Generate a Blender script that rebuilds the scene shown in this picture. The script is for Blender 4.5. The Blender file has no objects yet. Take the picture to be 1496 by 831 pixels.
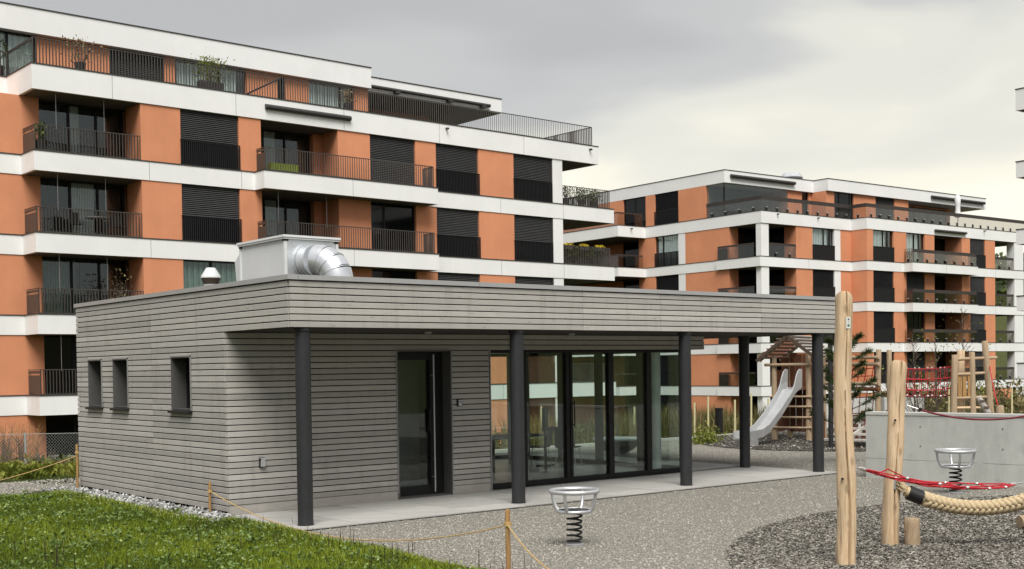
import bpy, math, random
import numpy as np
from mathutils import Vector, Matrix
random.seed(7); rng = np.random.default_rng(7)
PI = math.pi; R = math.radians
S = bpy.context.scene; COL = S.collection
# ------------------------------------------------------------------ camera
CAM = Vector((-8.1113, -16.6007, 2.108))
def basis(yaw, pitch, roll):
    f = Vector((math.sin(yaw)*math.cos(pitch), math.cos(yaw)*math.cos(pitch), math.sin(pitch)))
    r = Vector((math.cos(yaw), -math.sin(yaw), 0)); u = r.cross(f)
    return math.cos(roll)*r+math.sin(roll)*u, -math.sin(roll)*r+math.cos(roll)*u, f
r_, u_, f_ = basis(0.6836, -0.0219, -0.0145)
cd = bpy.data.cameras.new('camera'); co = bpy.data.objects.new('camera', cd); COL.objects.link(co)
M = Matrix((r_, u_, -f_)).transposed().to_4x4(); M.translation = CAM; co.matrix_world = M
cd.sensor_width = 36; cd.lens = 36*1787.7/1496; cd.shift_y = (577.2-415.5)/1496
cd.clip_start = 0.1; cd.clip_end = 3000
S.camera = co
# ------------------------------------------------------------------ light
SUN_EL, SUN_AZ = R(57), R(214)          # azimuth clockwise from +Y
sd = bpy.data.lights.new('sun', 'SUN'); sd.energy = 1.5; sd.angle = R(35); sd.color = (1, .97, .92)
so = bpy.data.objects.new('sun', sd); COL.objects.link(so)
sv = Vector((math.sin(SUN_AZ)*math.cos(SUN_EL), math.cos(SUN_AZ)*math.cos(SUN_EL), math.sin(SUN_EL)))
so.rotation_euler = (-sv).to_track_quat('-Z', 'Y').to_euler(); so.location = (0, 0, 60)
S.view_settings.view_transform = 'Standard'; S.view_settings.look = 'None'
S.view_settings.gamma = 1; S.view_settings.exposure = 1.58
W = bpy.data.worlds.new('World'); S.world = W; W.use_nodes = True
nt = W.node_tree; nt.nodes.clear(); N = nt.nodes.new; L = nt.links.new
def math_node(nt, op, a, b=None, c=None, clamp=False):
    n = nt.nodes.new('ShaderNodeMath'); n.operation = op; n.use_clamp = clamp
    for i, v in enumerate((a, b, c)):
        if v is None: continue
        if isinstance(v, (int, float)): n.inputs[i].default_value = v
        else: nt.links.new(v, n.inputs[i])
    return n.outputs[0]
out = N('ShaderNodeOutputWorld')
sky = N('ShaderNodeTexSky'); sky.sky_type = 'NISHITA'; sky.sun_disc = False
sky.sun_elevation = SUN_EL; sky.sun_rotation = SUN_AZ
bg1 = N('ShaderNodeBackground'); bg1.inputs[1].default_value = 0.05; L(sky.outputs[0], bg1.inputs[0])
tc = N('ShaderNodeTexCoord')
sep = N('ShaderNodeSeparateXYZ'); L(tc.outputs['Generated'], sep.inputs[0])
mp = N('ShaderNodeMapping'); mp.inputs['Scale'].default_value = (2.2, 2.2, 6.5); mp.inputs['Location'].default_value = (6.85, 5.5, 2.5)
L(tc.outputs['Generated'], mp.inputs[0])
nz = N('ShaderNodeTexNoise'); nz.inputs['Scale'].default_value = 1.5; nz.inputs['Detail'].default_value = 4; nz.inputs['Roughness'].default_value = .42
nz.inputs['Distortion'].default_value = .3
L(mp.outputs[0], nz.inputs[0])
# overcast: luminous cream low down, grey cloud layer higher up
el = math_node(nt, 'MULTIPLY_ADD', nz.outputs[0], .44, math_node(nt, 'MULTIPLY_ADD', sep.outputs[2], 1.45, -.31))
dv = N('ShaderNodeVectorMath'); dv.operation = 'DOT_PRODUCT'; L(tc.outputs['Generated'], dv.inputs[0])
dv.inputs[1].default_value = (0.93, 0.36, 0.0)
el2 = math_node(nt, 'MULTIPLY_ADD', dv.outputs['Value'], -.45, math_node(nt, 'ADD', el, .362))
cr = N('ShaderNodeValToRGB'); cr.color_ramp.interpolation = 'EASE'
e = cr.color_ramp.elements
e[0].position = .0; e[0].color = (.80, .75, .635, 1)
e[1].position = 1.; e[1].color = (.42, .42, .425, 1)
x = e.new(.08); x.color = (.735, .695, .585, 1)
x = e.new(.15); x.color = (.60, .585, .525, 1)
x = e.new(.23); x.color = (.44, .44, .428, 1)
x = e.new(.32); x.color = (.372, .372, .368, 1)
L(el2, cr.inputs[0])
bg2 = N('ShaderNodeBackground'); bg2.inputs[1].default_value = 0.47; L(cr.outputs[0], bg2.inputs[0])
mx = N('ShaderNodeMixShader'); mx.inputs[0].default_value = .93
L(bg1.outputs[0], mx.inputs[1]); L(bg2.outputs[0], mx.inputs[2]); L(mx.outputs[0], out.inputs[0])
try:
    S.cycles.max_bounces = 8; S.cycles.diffuse_bounces = 2; S.cycles.transparent_max_bounces = 24; S.cycles.transmission_bounces = 8
    S.cycles.caustics_reflective = False; S.cycles.caustics_refractive = False
except Exception: pass

# ------------------------------------------------------------------ materials
def new_mat(name):
    m = bpy.data.materials.new(name); m.use_nodes = True
    return m, m.node_tree, m.node_tree.nodes['Principled BSDF']
def ramp(nt, fac, stops, interp='LINEAR'):
    r = nt.nodes.new('ShaderNodeValToRGB'); r.color_ramp.interpolation = interp
    el = r.color_ramp.elements
    while len(el) < len(stops): el.new(.5)
    for e_, (p, c) in zip(el, stops): e_.position = p; e_.color = (*c, 1)
    nt.links.new(fac, r.inputs[0]); return r.outputs[0]
def noise(nt, scale, detail=4, rough=.55, vec=None, coord='Object', stretch=None, dist=0):
    n = nt.nodes.new('ShaderNodeTexNoise'); n.inputs['Scale'].default_value = scale
    n.inputs['Detail'].default_value = detail; n.inputs['Roughness'].default_value = rough; n.inputs['Distortion'].default_value = dist
    if vec is None:
        t = nt.nodes.new('ShaderNodeTexCoord'); vec = t.outputs[coord]
    if stretch:
        mp = nt.nodes.new('ShaderNodeMapping'); mp.inputs['Scale'].default_value = stretch; nt.links.new(vec, mp.inputs[0]); vec = mp.outputs[0]
    nt.links.new(vec, n.inputs['Vector']); return n.outputs[0]
def mixc(nt, fac, a, b, mode='MIX'):
    m = nt.nodes.new('ShaderNodeMix'); m.data_type = 'RGBA'; m.blend_type = mode
    for i, v in ((0, fac), (6, a), (7, b)):
        if isinstance(v, (int, float)): m.inputs[i].default_value = v
        elif isinstance(v, tuple): m.inputs[i].default_value = (*v, 1)
        else: nt.links.new(v, m.inputs[i])
    return m.outputs[2]
def bump(nt, h, strength, dist=.01):
    b = nt.nodes.new('ShaderNodeBump'); b.inputs['Strength'].default_value = strength; b.inputs['Distance'].default_value = dist
    nt.links.new(h, b.inputs['Height']); return b.outputs[0]
def simple(name, col, rough=.6, metal=0, var=.12, scale=3, bmp=0, bscale=60, coord='Object', spec=.4):
    m, nt, p = new_mat(name)
    n = noise(nt, scale, 5, .6, coord=coord)
    lo = tuple(c*(1-var) for c in col); hi = tuple(min(1, c*(1+var)) for c in col)
    nt.links.new(ramp(nt, n, [(.3, lo), (.7, hi)]), p.inputs['Base Color'])
    p.inputs['Roughness'].default_value = rough; p.inputs['Metallic'].default_value = metal
    p.inputs['Specular IOR Level'].default_value = spec
    if bmp: nt.links.new(bump(nt, noise(nt, bscale, 3, .6, coord=coord), bmp), p.inputs['Normal'])
    return m
def plaster(name, col, var=.11):
    m, nt, p = new_mat(name)
    g = nt.nodes.new('ShaderNodeNewGeometry')
    big = noise(nt, .45, 5, .65, vec=g.outputs['Position']); stre = noise(nt, 1.5, 4, .6, vec=g.outputs['Position'], stretch=(2.2, 2.2, .10))
    a = mixc(nt, .18, big, stre)
    c = ramp(nt, a, [(.32, tuple(v*(1-var) for v in col)), (.68, tuple(min(1, v*(1+var)) for v in col))])
    dr = noise(nt, 2.6, 5, .7, vec=g.outputs['Position'], stretch=(3.0, 3.0, .18))
    c = mixc(nt, ramp(nt, dr, [(.58, (0, 0, 0)), (.80, (.17, .17, .17))]), c, tuple(v*.66 for v in col))
    nt.links.new(c, p.inputs['Base Color']); p.inputs['Roughness'].default_value = .9; p.inputs['Specular IOR Level'].default_value = .2
    nt.links.new(bump(nt, noise(nt, 35, 3, .7, vec=g.outputs['Position']), .15), p.inputs['Normal'])
    return m
def cladding(name):
    m, nt, p = new_mat(name)
    oi = nt.nodes.new('ShaderNodeObjectInfo'); t = nt.nodes.new('ShaderNodeTexCoord')
    off = nt.nodes.new('ShaderNodeVectorMath'); off.operation = 'MULTIPLY_ADD'
    cmb = nt.nodes.new('ShaderNodeCombineXYZ')
    for i in range(3): nt.links.new(oi.outputs['Random'], cmb.inputs[i])
    nt.links.new(cmb.outputs[0], off.inputs[0]); off.inputs[1].default_value = (37, 19, 53); nt.links.new(t.outputs['Object'], off.inputs[2])
    v = off.outputs[0]
    grain = noise(nt, 6, 6, .65, vec=v, stretch=(.6, 30, 30), dist=.4)
    patch = noise(nt, 1.1, 4, .6, vec=v, stretch=(1, 4, 4))
    c = ramp(nt, grain, [(.25, (.31, .29, .26)), (.5, (.435, .413, .38)), (.8, (.525, .503, .468))])
    c = mixc(nt, ramp(nt, patch, [(.35, (0, 0, 0)), (.75, (.75, .75, .75))]), c, (.385, .372, .348))
    # knots
    vo = nt.nodes.new('ShaderNodeTexVoronoi'); mp = nt.nodes.new('ShaderNodeMapping'); mp.inputs['Scale'].default_value = (2.6, 14, 14)
    nt.links.new(v, mp.inputs[0]); nt.links.new(mp.outputs[0], vo.inputs['Vector']); vo.inputs['Scale'].default_value = 1
    k = ramp(nt, vo.outputs['Distance'], [(.07, (1, 1, 1)), (.15, (0, 0, 0))])
    c = mixc(nt, math_node(nt, 'MULTIPLY', k, .45), c, (.17, .145, .12))
    gp = nt.nodes.new('ShaderNodeNewGeometry'); sp = nt.nodes.new('ShaderNodeSeparateXYZ'); nt.links.new(gp.outputs['Position'], sp.inputs[0])
    hn = math_node(nt, 'ADD', sp.outputs[2], math_node(nt, 'MULTIPLY', noise(nt, 3, 5, .7, vec=gp.outputs['Position']), .5))
    c = mixc(nt, ramp(nt, hn, [(.30, (.42, .42, .42)), (.55, (0, 0, 0))]), c, (.20, .18, .15))
    run = noise(nt, 3.2, 4, .65, vec=gp.outputs['Position'], stretch=(2.5, 2.5, .25))
    c = mixc(nt, ramp(nt, run, [(.52, (0, 0, 0)), (.72, (.34, .34, .34))]), c, (.27, .245, .21))
    br = math_node(nt, 'MULTIPLY_ADD', oi.outputs['Random'], .30, .86)
    h = nt.nodes.new('ShaderNodeHueSaturation'); nt.links.new(c, h.inputs['Color']); nt.links.new(br, h.inputs['Value'])
    nt.links.new(h.outputs[0], p.inputs['Base Color']); p.inputs['Roughness'].default_value = .85; p.inputs['Specular IOR Level'].default_value = .25
    nt.links.new(bump(nt, grain, .25, .004), p.inputs['Normal'])
    return m
def log_wood(name, a, b, crack=(.12, .07, .035)):
    m, nt, p = new_mat(name)
    g = noise(nt, 5, 6, .7, stretch=(14, 14, .8), dist=.5); w = noise(nt, 2.2, 4, .6, stretch=(5, 5, 1.6), dist=1.5)
    c = ramp(nt, g, [(.25, tuple(v*.58 for v in a)), (.48, a), (.72, b)])
    c = mixc(nt, ramp(nt, w, [(.42, (.0, .0, .0)), (.62, (.55, .55, .55))]), c, tuple(v*.82 for v in b))
    fine = noise(nt, 30, 3, .6, stretch=(1, 1, .05))
    c = mixc(nt, ramp(nt, fine, [(.58, (0, 0, 0)), (.72, (.6, .6, .6))]), c, crack)
    vo = nt.nodes.new('ShaderNodeTexVoronoi'); t = nt.nodes.new('ShaderNodeTexCoord'); mp = nt.nodes.new('ShaderNodeMapping')
    mp.inputs['Scale'].default_value = (7, 7, 3.2); nt.links.new(t.outputs['Object'], mp.inputs[0]); nt.links.new(mp.outputs[0], vo.inputs['Vector']); vo.inputs['Scale'].default_value = 1
    k = ramp(nt, vo.outputs['Distance'], [(.10, (.8, .8, .8)), (.2, (0, 0, 0))]); c = mixc(nt, k, c, tuple(v*.55 for v in a))
    nt.links.new(c, p.inputs['Base Color']); p.inputs['Roughness'].default_value = .8; p.inputs['Specular IOR Level'].default_value = .25
    nt.links.new(bump(nt, g, .35, .01), p.inputs['Normal']); return m
def attr_mat(name, stops, rough=.9, transl=0):
    """colour from a per-piece random attribute"""
    m, nt, p = new_mat(name)
    a = nt.nodes.new('ShaderNodeAttribute'); a.attribute_name = 'rnd'
    c = ramp(nt, a.outputs['Fac'], stops); nt.links.new(c, p.inputs['Base Color'])
    p.inputs['Roughness'].default_value = rough; p.inputs['Specular IOR Level'].default_value = .25
    if transl:
        tr = nt.nodes.new('ShaderNodeBsdfTranslucent'); nt.links.new(c, tr.inputs[0])
        mxs = nt.nodes.new('ShaderNodeMixShader'); mxs.inputs[0].default_value = transl
        o = nt.nodes['Material Output']; nt.links.new(p.outputs[0], mxs.inputs[1]); nt.links.new(tr.outputs[0], mxs.inputs[2]); nt.links.new(mxs.outputs[0], o.inputs[0])
    return m
def gravel_mat(name, cols, scale):
    m, nt, p = new_mat(name)
    g = nt.nodes.new('ShaderNodeNewGeometry')
    vo = nt.nodes.new('ShaderNodeTexVoronoi'); vo.inputs['Scale'].default_value = scale; nt.links.new(g.outputs['Position'], vo.inputs['Vector'])
    sepc = nt.nodes.new('ShaderNodeSeparateColor'); nt.links.new(vo.outputs['Color'], sepc.inputs[0])
    c = ramp(nt, sepc.outputs[0], [(0, cols[0]), (.5, cols[1]), (1, cols[2])])
    big = noise(nt, .9, 5, .65, vec=g.outputs['Position']); c = mixc(nt, ramp(nt, big, [(.35, (0, 0, 0)), (.7, (.6, .6, .6))]), c, cols[3])
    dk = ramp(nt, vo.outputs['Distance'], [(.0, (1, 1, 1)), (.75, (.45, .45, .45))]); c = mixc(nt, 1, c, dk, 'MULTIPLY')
    nt.links.new(c, p.inputs['Base Color']); p.inputs['Roughness'].default_value = .95; p.inputs['Specular IOR Level'].default_value = .2
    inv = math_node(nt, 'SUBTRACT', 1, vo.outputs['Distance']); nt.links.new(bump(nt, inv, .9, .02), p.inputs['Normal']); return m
def glass_mat(name, tint, f0=.06):
    m, nt, p = new_mat(name); nt.nodes.remove(p)
    tr = nt.nodes.new('ShaderNodeBsdfTransparent'); tr.inputs[0].default_value = (*tint, 1)
    gl = nt.nodes.new('ShaderNodeBsdfGlossy'); gl.inputs['Roughness'].default_value = .02; gl.inputs[0].default_value = (.9, .95, .93, 1)
    fr = nt.nodes.new('ShaderNodeFresnel'); g = nt.nodes.new('ShaderNodeNewGeometry')
    nt.links.new(math_node(nt, 'MULTIPLY_ADD', g.outputs['Backfacing'], 1/1.6-1.6, 1.6), fr.inputs[0])
    nt.links.new(bump(nt, noise(nt, .7, 2, .5, vec=g.outputs['Position']), .03, .02), gl.inputs['Normal'])
    mxs = nt.nodes.new('ShaderNodeMixShader'); nt.links.new(fr.outputs[0], mxs.inputs[0]); nt.links.new(tr.outputs[0], mxs.inputs[1]); nt.links.new(gl.outputs[0], mxs.inputs[2])
    nt.links.new(mxs.outputs[0], nt.nodes['Material Output'].inputs[0]); return m

MT = dict(
 wood=cladding('weathered_cladding'),
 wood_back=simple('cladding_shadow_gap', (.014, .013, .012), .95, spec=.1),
 cap=simple('roof_edge_sheet', (.40, .40, .395), .45, .2, .06, 2),
 soffit=simple('soffit_panel', (.06, .054, .048), .85, 0, .1, 2, spec=.1),
 steel=simple('anthracite_steel', (.028, .029, .031), .5, .1, .15, 5, .04, 90),
 frame=simple('anthracite_frame', (.014, .014, .014), .5, 0, .1, spec=.25),
 trim=simple('pale_aluminium_trim', (.30, .30, .295), .5, .3, .06),
 reveal=simple('dark_reveal_sheet', (.095, .092, .088), .6, 0, .08),
 alu=simple('brushed_steel', (.60, .61, .62), .42, .65, .08, 20, .03, 120),
 galv=simple('galvanised_sheet', (.80, .82, .84), .33, .8, .14, 5, .02, 8),
 hvac=simple('light_grey_panel', (.66, .675, .68), .5, 0, .04, 2),
 white_profile=simple('white_profile', (.74, .75, .75), .45, 0, .03),
 black=simple('black_plastic', (.012, .012, .012), .5),
 black_steel=simple('black_spring_steel', (.018, .018, .018), .4, .3),
 glass=glass_mat('pavilion_glass', (.91, .955, .935)),
 smoked=glass_mat('smoked_glass', (.80, .785, .765)),
 clear=glass_mat('window_glass', (.88, .92, .91)),
 dglass=simple('dark_window_glass', (.006, .007, .008), .05, 0, .3, .4, spec=.35),
 orange=plaster('terracotta_plaster', (.67, .282, .150)),
 white=plaster('white_plaster', (.84, .84, .825), .05),
 soff_w=plaster('soffit_shade_grey', (.13, .125, .118), .05),  # dark tone puts shade into slab undersides; also a grey wall tone
 grey_room=simple('room_wall', (.13, .135, .13), .8),
 floor_in=simple('room_floor', (.38, .38, .365), .35, 0, .1),
 ceil_in=simple('room_ceiling', (.6, .61, .6), .8),
 bar=simple('bronze_railing', (.085, .076, .068), .45, .3, .1),
 edge=simple('dark_edge_strip', (.05, .045, .042), .6),
 blind=simple('grey_blind_slat', (.06, .06, .06), .5, .1, .1),
 blind_dark=simple('dark_bar', (.014, .014, .015), .6, 0, spec=.2),
 awn=simple('awning_case', (.06, .057, .053), .5, .2),
 curtain=simple('pale_curtain_or_sheen', (.84, .86, .84), .9, 0, .1, 6),  # real curtains on building B; painted sky reflections on building A
 curtain_g=simple('green_grey_curtain', (.22, .29, .26), .9, 0, .15, 6),
 brownp=simple('brown_side_panel', (.055, .045, .04), .5, .2),
 slab=simple('pale_paving_tile', (.37, .362, .34), .75, 0, .09, 3, .1, 60, 'Object'),
 slab_base=simple('paving_joint', (.14, .135, .125), .9),
 conc=None, asphalt=simple('asphalt', (.11, .11, .112), .9, 0, .15, 2, .2, 80),
 kerb=simple('kerb_stone', (.42, .41, .38), .85, 0, .1, 3),
 log=log_wood('peeled_log', (.60, .425, .255), (.76, .60, .41)),
 log2=log_wood('weathered_log', (.40, .29, .18), (.52, .41, .29)),
 stake=log_wood('stake_wood', (.36, .20, .075), (.46, .29, .13)),
 redwood=log_wood('red_brown_board', (.15, .062, .033), (.23, .105, .058)),
 greyboard=log_wood('grey_board', (.42, .39, .35), (.55, .53, .50)),
 red=simple('red_rope', (.47, .018, .03), .7, 0, .2, 30, .3, 200),
 darkred=simple('dark_red_rope', (.16, .016, .025), .7, 0, .2, 30),
 hemp=simple('hemp_rope', (.52, .41, .25), .9, 0, .18, 40, .5, 160),
 twine=simple('yellow_twine', (.50, .34, .14), .9, 0, .15, 30),
 ferr=simple('rope_ferrule', (.62, .60, .57), .35, .6),
 slide=simple('slide_metal', (.52, .53, .53), .38, .5, .08, 3),
 chair=simple('grey_chair_shell', (.10, .102, .102), .6),
 table=simple('table_top', (.12, .12, .12), .5),
 tablew=simple('pale_rim', (.62, .68, .66), .5), bowl=simple('dark_bowl', (.035, .037, .036), .5),
 leaf=attr_mat('leaf_green', [(0, (.035, .06, .012)), (.5, (.075, .115, .02)), (1, (.15, .19, .035))], .6, .25),
 leafy=attr_mat('leaf_yellow_green', [(0, (.05, .075, .012)), (.5, (.17, .20, .03)), (1, (.33, .34, .07))], .6, .25),
 needle=attr_mat('pine_needles', [(0, (.02, .035, .012)), (.6, (.045, .07, .02)), (1, (.085, .11, .03))], .6, .1),
 dry=attr_mat('dry_stems', [(0, (.10, .065, .035)), (.5, (.20, .14, .07)), (1, (.34, .26, .13))], .9),
 hedge=attr_mat('hedge_grass', [(0, (.035, .036, .010)), (.55, (.105, .10, .03)), (1, (.27, .215, .10))], .8, .15),
 grass=attr_mat('grass_blades', [(0, (.07, .105, .008)), (.45, (.20, .265, .018)), (.8, (.32, .38, .04)), (1, (.46, .47, .15))], .7, .3),
 weed=attr_mat('weed_leaves', [(0, (.06, .10, .018)), (.6, (.13, .20, .045)), (1, (.24, .31, .11))], .55, .2),
 petal=attr_mat('pale_clover', [(0, (.20, .30, .07)), (1, (.50, .55, .25))], .6, .2),
 seed=attr_mat('dark_seed_stems', [(0, (.025, .02, .012)), (1, (.07, .055, .03))], .9),
 yellow=attr_mat('yellow_flowers', [(0, (.45, .30, .01)), (1, (.75, .60, .05))], .7),
 twig=simple('twig_bark', (.10, .075, .055), .9),
 bark=simple('bark', (.07, .05, .035), .95, 0, .2, 8),
 stone=attr_mat('gravel_stones', [(0, (.22, .205, .175)), (.2, (.35, .33, .283)), (.8, (.48, .455, .395)), (1, (.66, .63, .56))]),
 stone_dk=attr_mat('dark_gravel_stones', [(0, (.055, .05, .042)), (.4, (.15, .137, .116)), (.8, (.30, .278, .238)), (1, (.46, .435, .38))]),
 cobble=attr_mat('pale_cobbles', [(0, (.14, .14, .13)), (.5, (.32, .32, .305)), (1, (.56, .56, .54))]),
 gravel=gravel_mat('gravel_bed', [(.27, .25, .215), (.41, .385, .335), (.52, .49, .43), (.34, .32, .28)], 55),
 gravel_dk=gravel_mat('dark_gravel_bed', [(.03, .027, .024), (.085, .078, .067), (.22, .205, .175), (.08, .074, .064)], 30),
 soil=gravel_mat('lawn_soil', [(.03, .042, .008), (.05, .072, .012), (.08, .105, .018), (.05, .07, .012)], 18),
 meadow=gravel_mat('rough_grass', [(.05, .065, .015), (.08, .10, .022), (.13, .14, .04), (.10, .10, .035)], 6),
 mesh_wire=simple('fence_wire', (.42, .43, .42), .5, .5),
 post_g=simple('fence_post', (.40, .41, .40), .5, .4),
 sign_w=simple('white_plate', (.72, .73, .70), .5), sign_g=simple('green_print', (.06, .20, .09), .6), lime=simple('lime_box', (.24, .30, .04), .6),
 terra=simple('pot', (.05, .045, .045), .7), pale_pole=simple('pale_stick', (.55, .50, .28), .8),
)
def per_piece(name, amt):
    m = MT[name]; nt = m.node_tree; p = nt.nodes['Principled BSDF']; src = p.inputs['Base Color'].links[0].from_socket
    oi = nt.nodes.new('ShaderNodeObjectInfo'); h = nt.nodes.new('ShaderNodeHueSaturation'); nt.links.new(src, h.inputs['Color']); nt.links.new(math_node(nt, 'MULTIPLY_ADD', oi.outputs['Random'], amt, 1-amt/2), h.inputs['Value']); nt.links.new(h.outputs[0], p.inputs['Base Color'])
per_piece('slab', .26)
def concrete(name, base):
    m, nt, p = new_mat(name); g = nt.nodes.new('ShaderNodeNewGeometry')
    a = noise(nt, .8, 6, .65, vec=g.outputs['Position']); b = noise(nt, 6, 5, .7, vec=g.outputs['Position'], stretch=(1, 1, .35))
    c = ramp(nt, mixc(nt, .4, a, b), [(.3, tuple(v*.78 for v in base)), (.5, base), (.7, tuple(v*1.16 for v in base))])
    sp = noise(nt, 1.9, 3, .5, vec=g.outputs['Position']); c = mixc(nt, ramp(nt, sp, [(.66, (0, 0, 0)), (.74, (.45, .45, .45))]), c, tuple(v*.6 for v in base))
    nt.links.new(c, p.inputs['Base Color']); p.inputs['Roughness'].default_value = .85; p.inputs['Specular IOR Level'].default_value = .3
    nt.links.new(bump(nt, noise(nt, 40, 4, .7, vec=g.outputs['Position']), .2), p.inputs['Normal']); return m
MT['conc'] = concrete('cast_concrete', (.47, .48, .45)); MT['conc_top_lit'] = concrete('lit_wall_coping', (.50, .50, .47)); MT['roughconc'] = gravel_mat('gravel_concrete', [(.20, .19, .165), (.34, .32, .28), (.48, .46, .41), (.30, .28, .245)], 24)  # coping tone lightened to imitate sky light on the wall top

# ------------------------------------------------------------------ mesh helpers
class MB:
    def __init__(s): s.v = []; s.f = []
    def add(s, vs, fs):
        o = len(s.v); s.v += [tuple(v) for v in vs]; s.f += [tuple(i+o for i in f) for f in fs]
    def box(s, a, b):
        x0, x1 = sorted((a[0], b[0])); y0, y1 = sorted((a[1], b[1])); z0, z1 = sorted((a[2], b[2]))
        s.add([(x0,y0,z0),(x1,y0,z0),(x1,y1,z0),(x0,y1,z0),(x0,y0,z1),(x1,y0,z1),(x1,y1,z1),(x0,y1,z1)],
              [(0,3,2,1),(4,5,6,7),(0,1,5,4),(1,2,6,5),(2,3,7,6),(3,0,4,7)]); return s
    def beam(s, p, q, w, h, up=(0,0,1)):
        p = Vector(p); q = Vector(q); d = (q-p).normalized(); up = Vector(up)
        sd = d.cross(up)
        if sd.length < 1e-4: sd = Vector((1,0,0))
        sd.normalize(); u = sd.cross(d); vs = []
        for c in (p, q):
            for a, b in ((-1,-1),(1,-1),(1,1),(-1,1)): vs.append(c+sd*a*w/2+u*b*h/2)
        s.add(vs, [(3,2,1,0),(4,5,6,7),(0,1,5,4),(1,2,6,5),(2,3,7,6),(3,0,4,7)]); return s
    def prism(s, poly, z0, z1):
        n = len(poly)
        ar = sum(poly[i][0]*poly[(i+1)%n][1]-poly[(i+1)%n][0]*poly[i][1] for i in range(n))
        if ar < 0: poly = poly[::-1]
        s.add([(x,y,z0) for x,y in poly]+[(x,y,z1) for x,y in poly],
              [tuple(range(n))[::-1], tuple(range(n, 2*n))]+[(i,(i+1)%n,n+(i+1)%n,n+i) for i in range(n)]); return s
    def tube(s, pts, r, n=8, closed=False, caps=True):
        pts = [Vector(p) for p in pts]; m = len(pts); rs = r if isinstance(r, (list, tuple)) else [r]*m
        vs = []; prev = None
        for i in range(m):
            a = pts[(i-1) % m] if (closed or i > 0) else pts[i]; b = pts[(i+1) % m] if (closed or i < m-1) else pts[i]
            d = (b-a).normalized()
            if prev is None:
                ref = Vector((0,0,1)) if abs(d.z) < .9 else Vector((1,0,0)); x = d.cross(ref).normalized()
            else:
                x = prev-d*prev.dot(d)
                x = x.normalized() if x.length > 1e-6 else d.orthogonal().normalized()
            prev = x; y = d.cross(x)
            for k in range(n):
                t = 2*PI*k/n; vs.append(pts[i]+(x*math.cos(t)+y*math.sin(t))*rs[i])
        fs = []
        for i in range(m if closed else m-1):
            j = (i+1) % m
            for k in range(n): fs.append((i*n+k, i*n+(k+1) % n, j*n+(k+1) % n, j*n+k))
        if caps and not closed: fs += [tuple(range(n))[::-1], tuple(range((m-1)*n, m*n))]
        s.add(vs, fs); return s
    def lathe(s, prof, c=(0,0), n=20):
        vs = []; fs = []
        for r, z in prof:
            for k in range(n): t = 2*PI*k/n; vs.append((c[0]+r*math.cos(t), c[1]+r*math.sin(t), z))
        m = len(prof)
        for i in range(m-1):
            for k in range(n): fs.append((i*n+k, i*n+(k+1) % n, (i+1)*n+(k+1) % n, (i+1)*n+k))
        fs += [tuple(range(n))[::-1], tuple(range((m-1)*n, m*n))]; s.add(vs, fs); return s
    def ell(s, c, ax, n=8, m=5):
        c = Vector(c); A, B, D = [Vector(a) for a in ax]; vs = [c+D]; fs = []
        for i in range(1, m):
            p = PI*i/m
            for k in range(n): t = 2*PI*k/n; vs.append(c+D*math.cos(p)+(A*math.cos(t)+B*math.sin(t))*math.sin(p))
        vs.append(c-D); e_ = len(vs)-1
        for k in range(n): fs.append((0, 1+k, 1+(k+1) % n)); fs.append((e_, e_-n+(k+1) % n, e_-n+k))
        for i in range(m-2):
            for k in range(n): a = 1+i*n; b = a+n; fs.append((a+k, b+k, b+(k+1) % n, a+(k+1) % n))
        s.add(vs, fs); return s
    def mesh(s, name, mat, smooth=False):
        me = bpy.data.meshes.new(name); me.from_pydata(s.v, [], s.f); me.validate(); me.materials.append(MT[mat])
        if smooth:
            me.polygons.foreach_set('use_smooth', [True]*len(me.polygons)); 
            try: me.set_sharp_from_angle(angle=R(42))
            except Exception: pass
        me.update(); return me
    def build(s, name, mat, parent=None, smooth=False, kind=None, loc=None):
        o = bpy.data.objects.new(name, s.mesh(name, mat, smooth)); COL.objects.link(o)
        if parent: o.parent = parent
        if loc: o.location = loc
        if kind: o['kind'] = kind
        return o
def tag(o, label=None, cat=None, group=None, kind=None):
    for k, v in (('label', label), ('category', cat), ('group', group), ('kind', kind)):
        if v: o[k] = v
    return o
def empty(name, loc=(0,0,0), rz=0, label=None, cat=None, group=None):
    o = bpy.data.objects.new(name, None); COL.objects.link(o); o.location = loc; o.rotation_euler = (0,0,rz); o.empty_display_size = .2
    return tag(o, label, cat, group)
def inst(name, me, parent=None, loc=(0,0,0), rz=0, rot=None):
    o = bpy.data.objects.new(name, me); COL.objects.link(o); o.parent = parent; o.location = loc; o.rotation_euler = rot or (0,0,rz); return o
def copy_tree(o, parent=None):
    c = o.copy(); COL.objects.link(c)
    if parent: c.parent = parent
    for ch in list(o.children): copy_tree(ch, c)
    return c
def np_mesh(name, V, F, mat, rnd=None, smooth=False):
    """V (n,3), F (m,k) numpy -> mesh with optional per-face random attribute"""
    me = bpy.data.meshes.new(name); k = F.shape[1]
    me.vertices.add(len(V)); me.vertices.foreach_set('co', V.astype(np.float32).ravel())
    me.loops.add(F.size); me.loops.foreach_set('vertex_index', F.astype(np.int32).ravel())
    me.polygons.add(len(F)); me.polygons.foreach_set('loop_start', np.arange(0, F.size, k, dtype=np.int32))
    me.update(calc_edges=True)
    if rnd is not None:
        a = me.attributes.new('rnd', 'FLOAT', 'FACE'); a.data.foreach_set('value', rnd.astype(np.float32))
    if smooth: me.polygons.foreach_set('use_smooth', np.ones(len(F), bool))
    me.materials.append(MT[mat]); return me
def np_obj(name, me, parent=None, kind=None):
    o = bpy.data.objects.new(name, me); COL.objects.link(o)
    if parent: o.parent = parent
    if kind: o['kind'] = kind
    return o
OCT_V = np.array([(1,0,0),(-1,0,0),(0,1,0),(0,-1,0),(0,0,1),(0,0,-1)], float)
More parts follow.
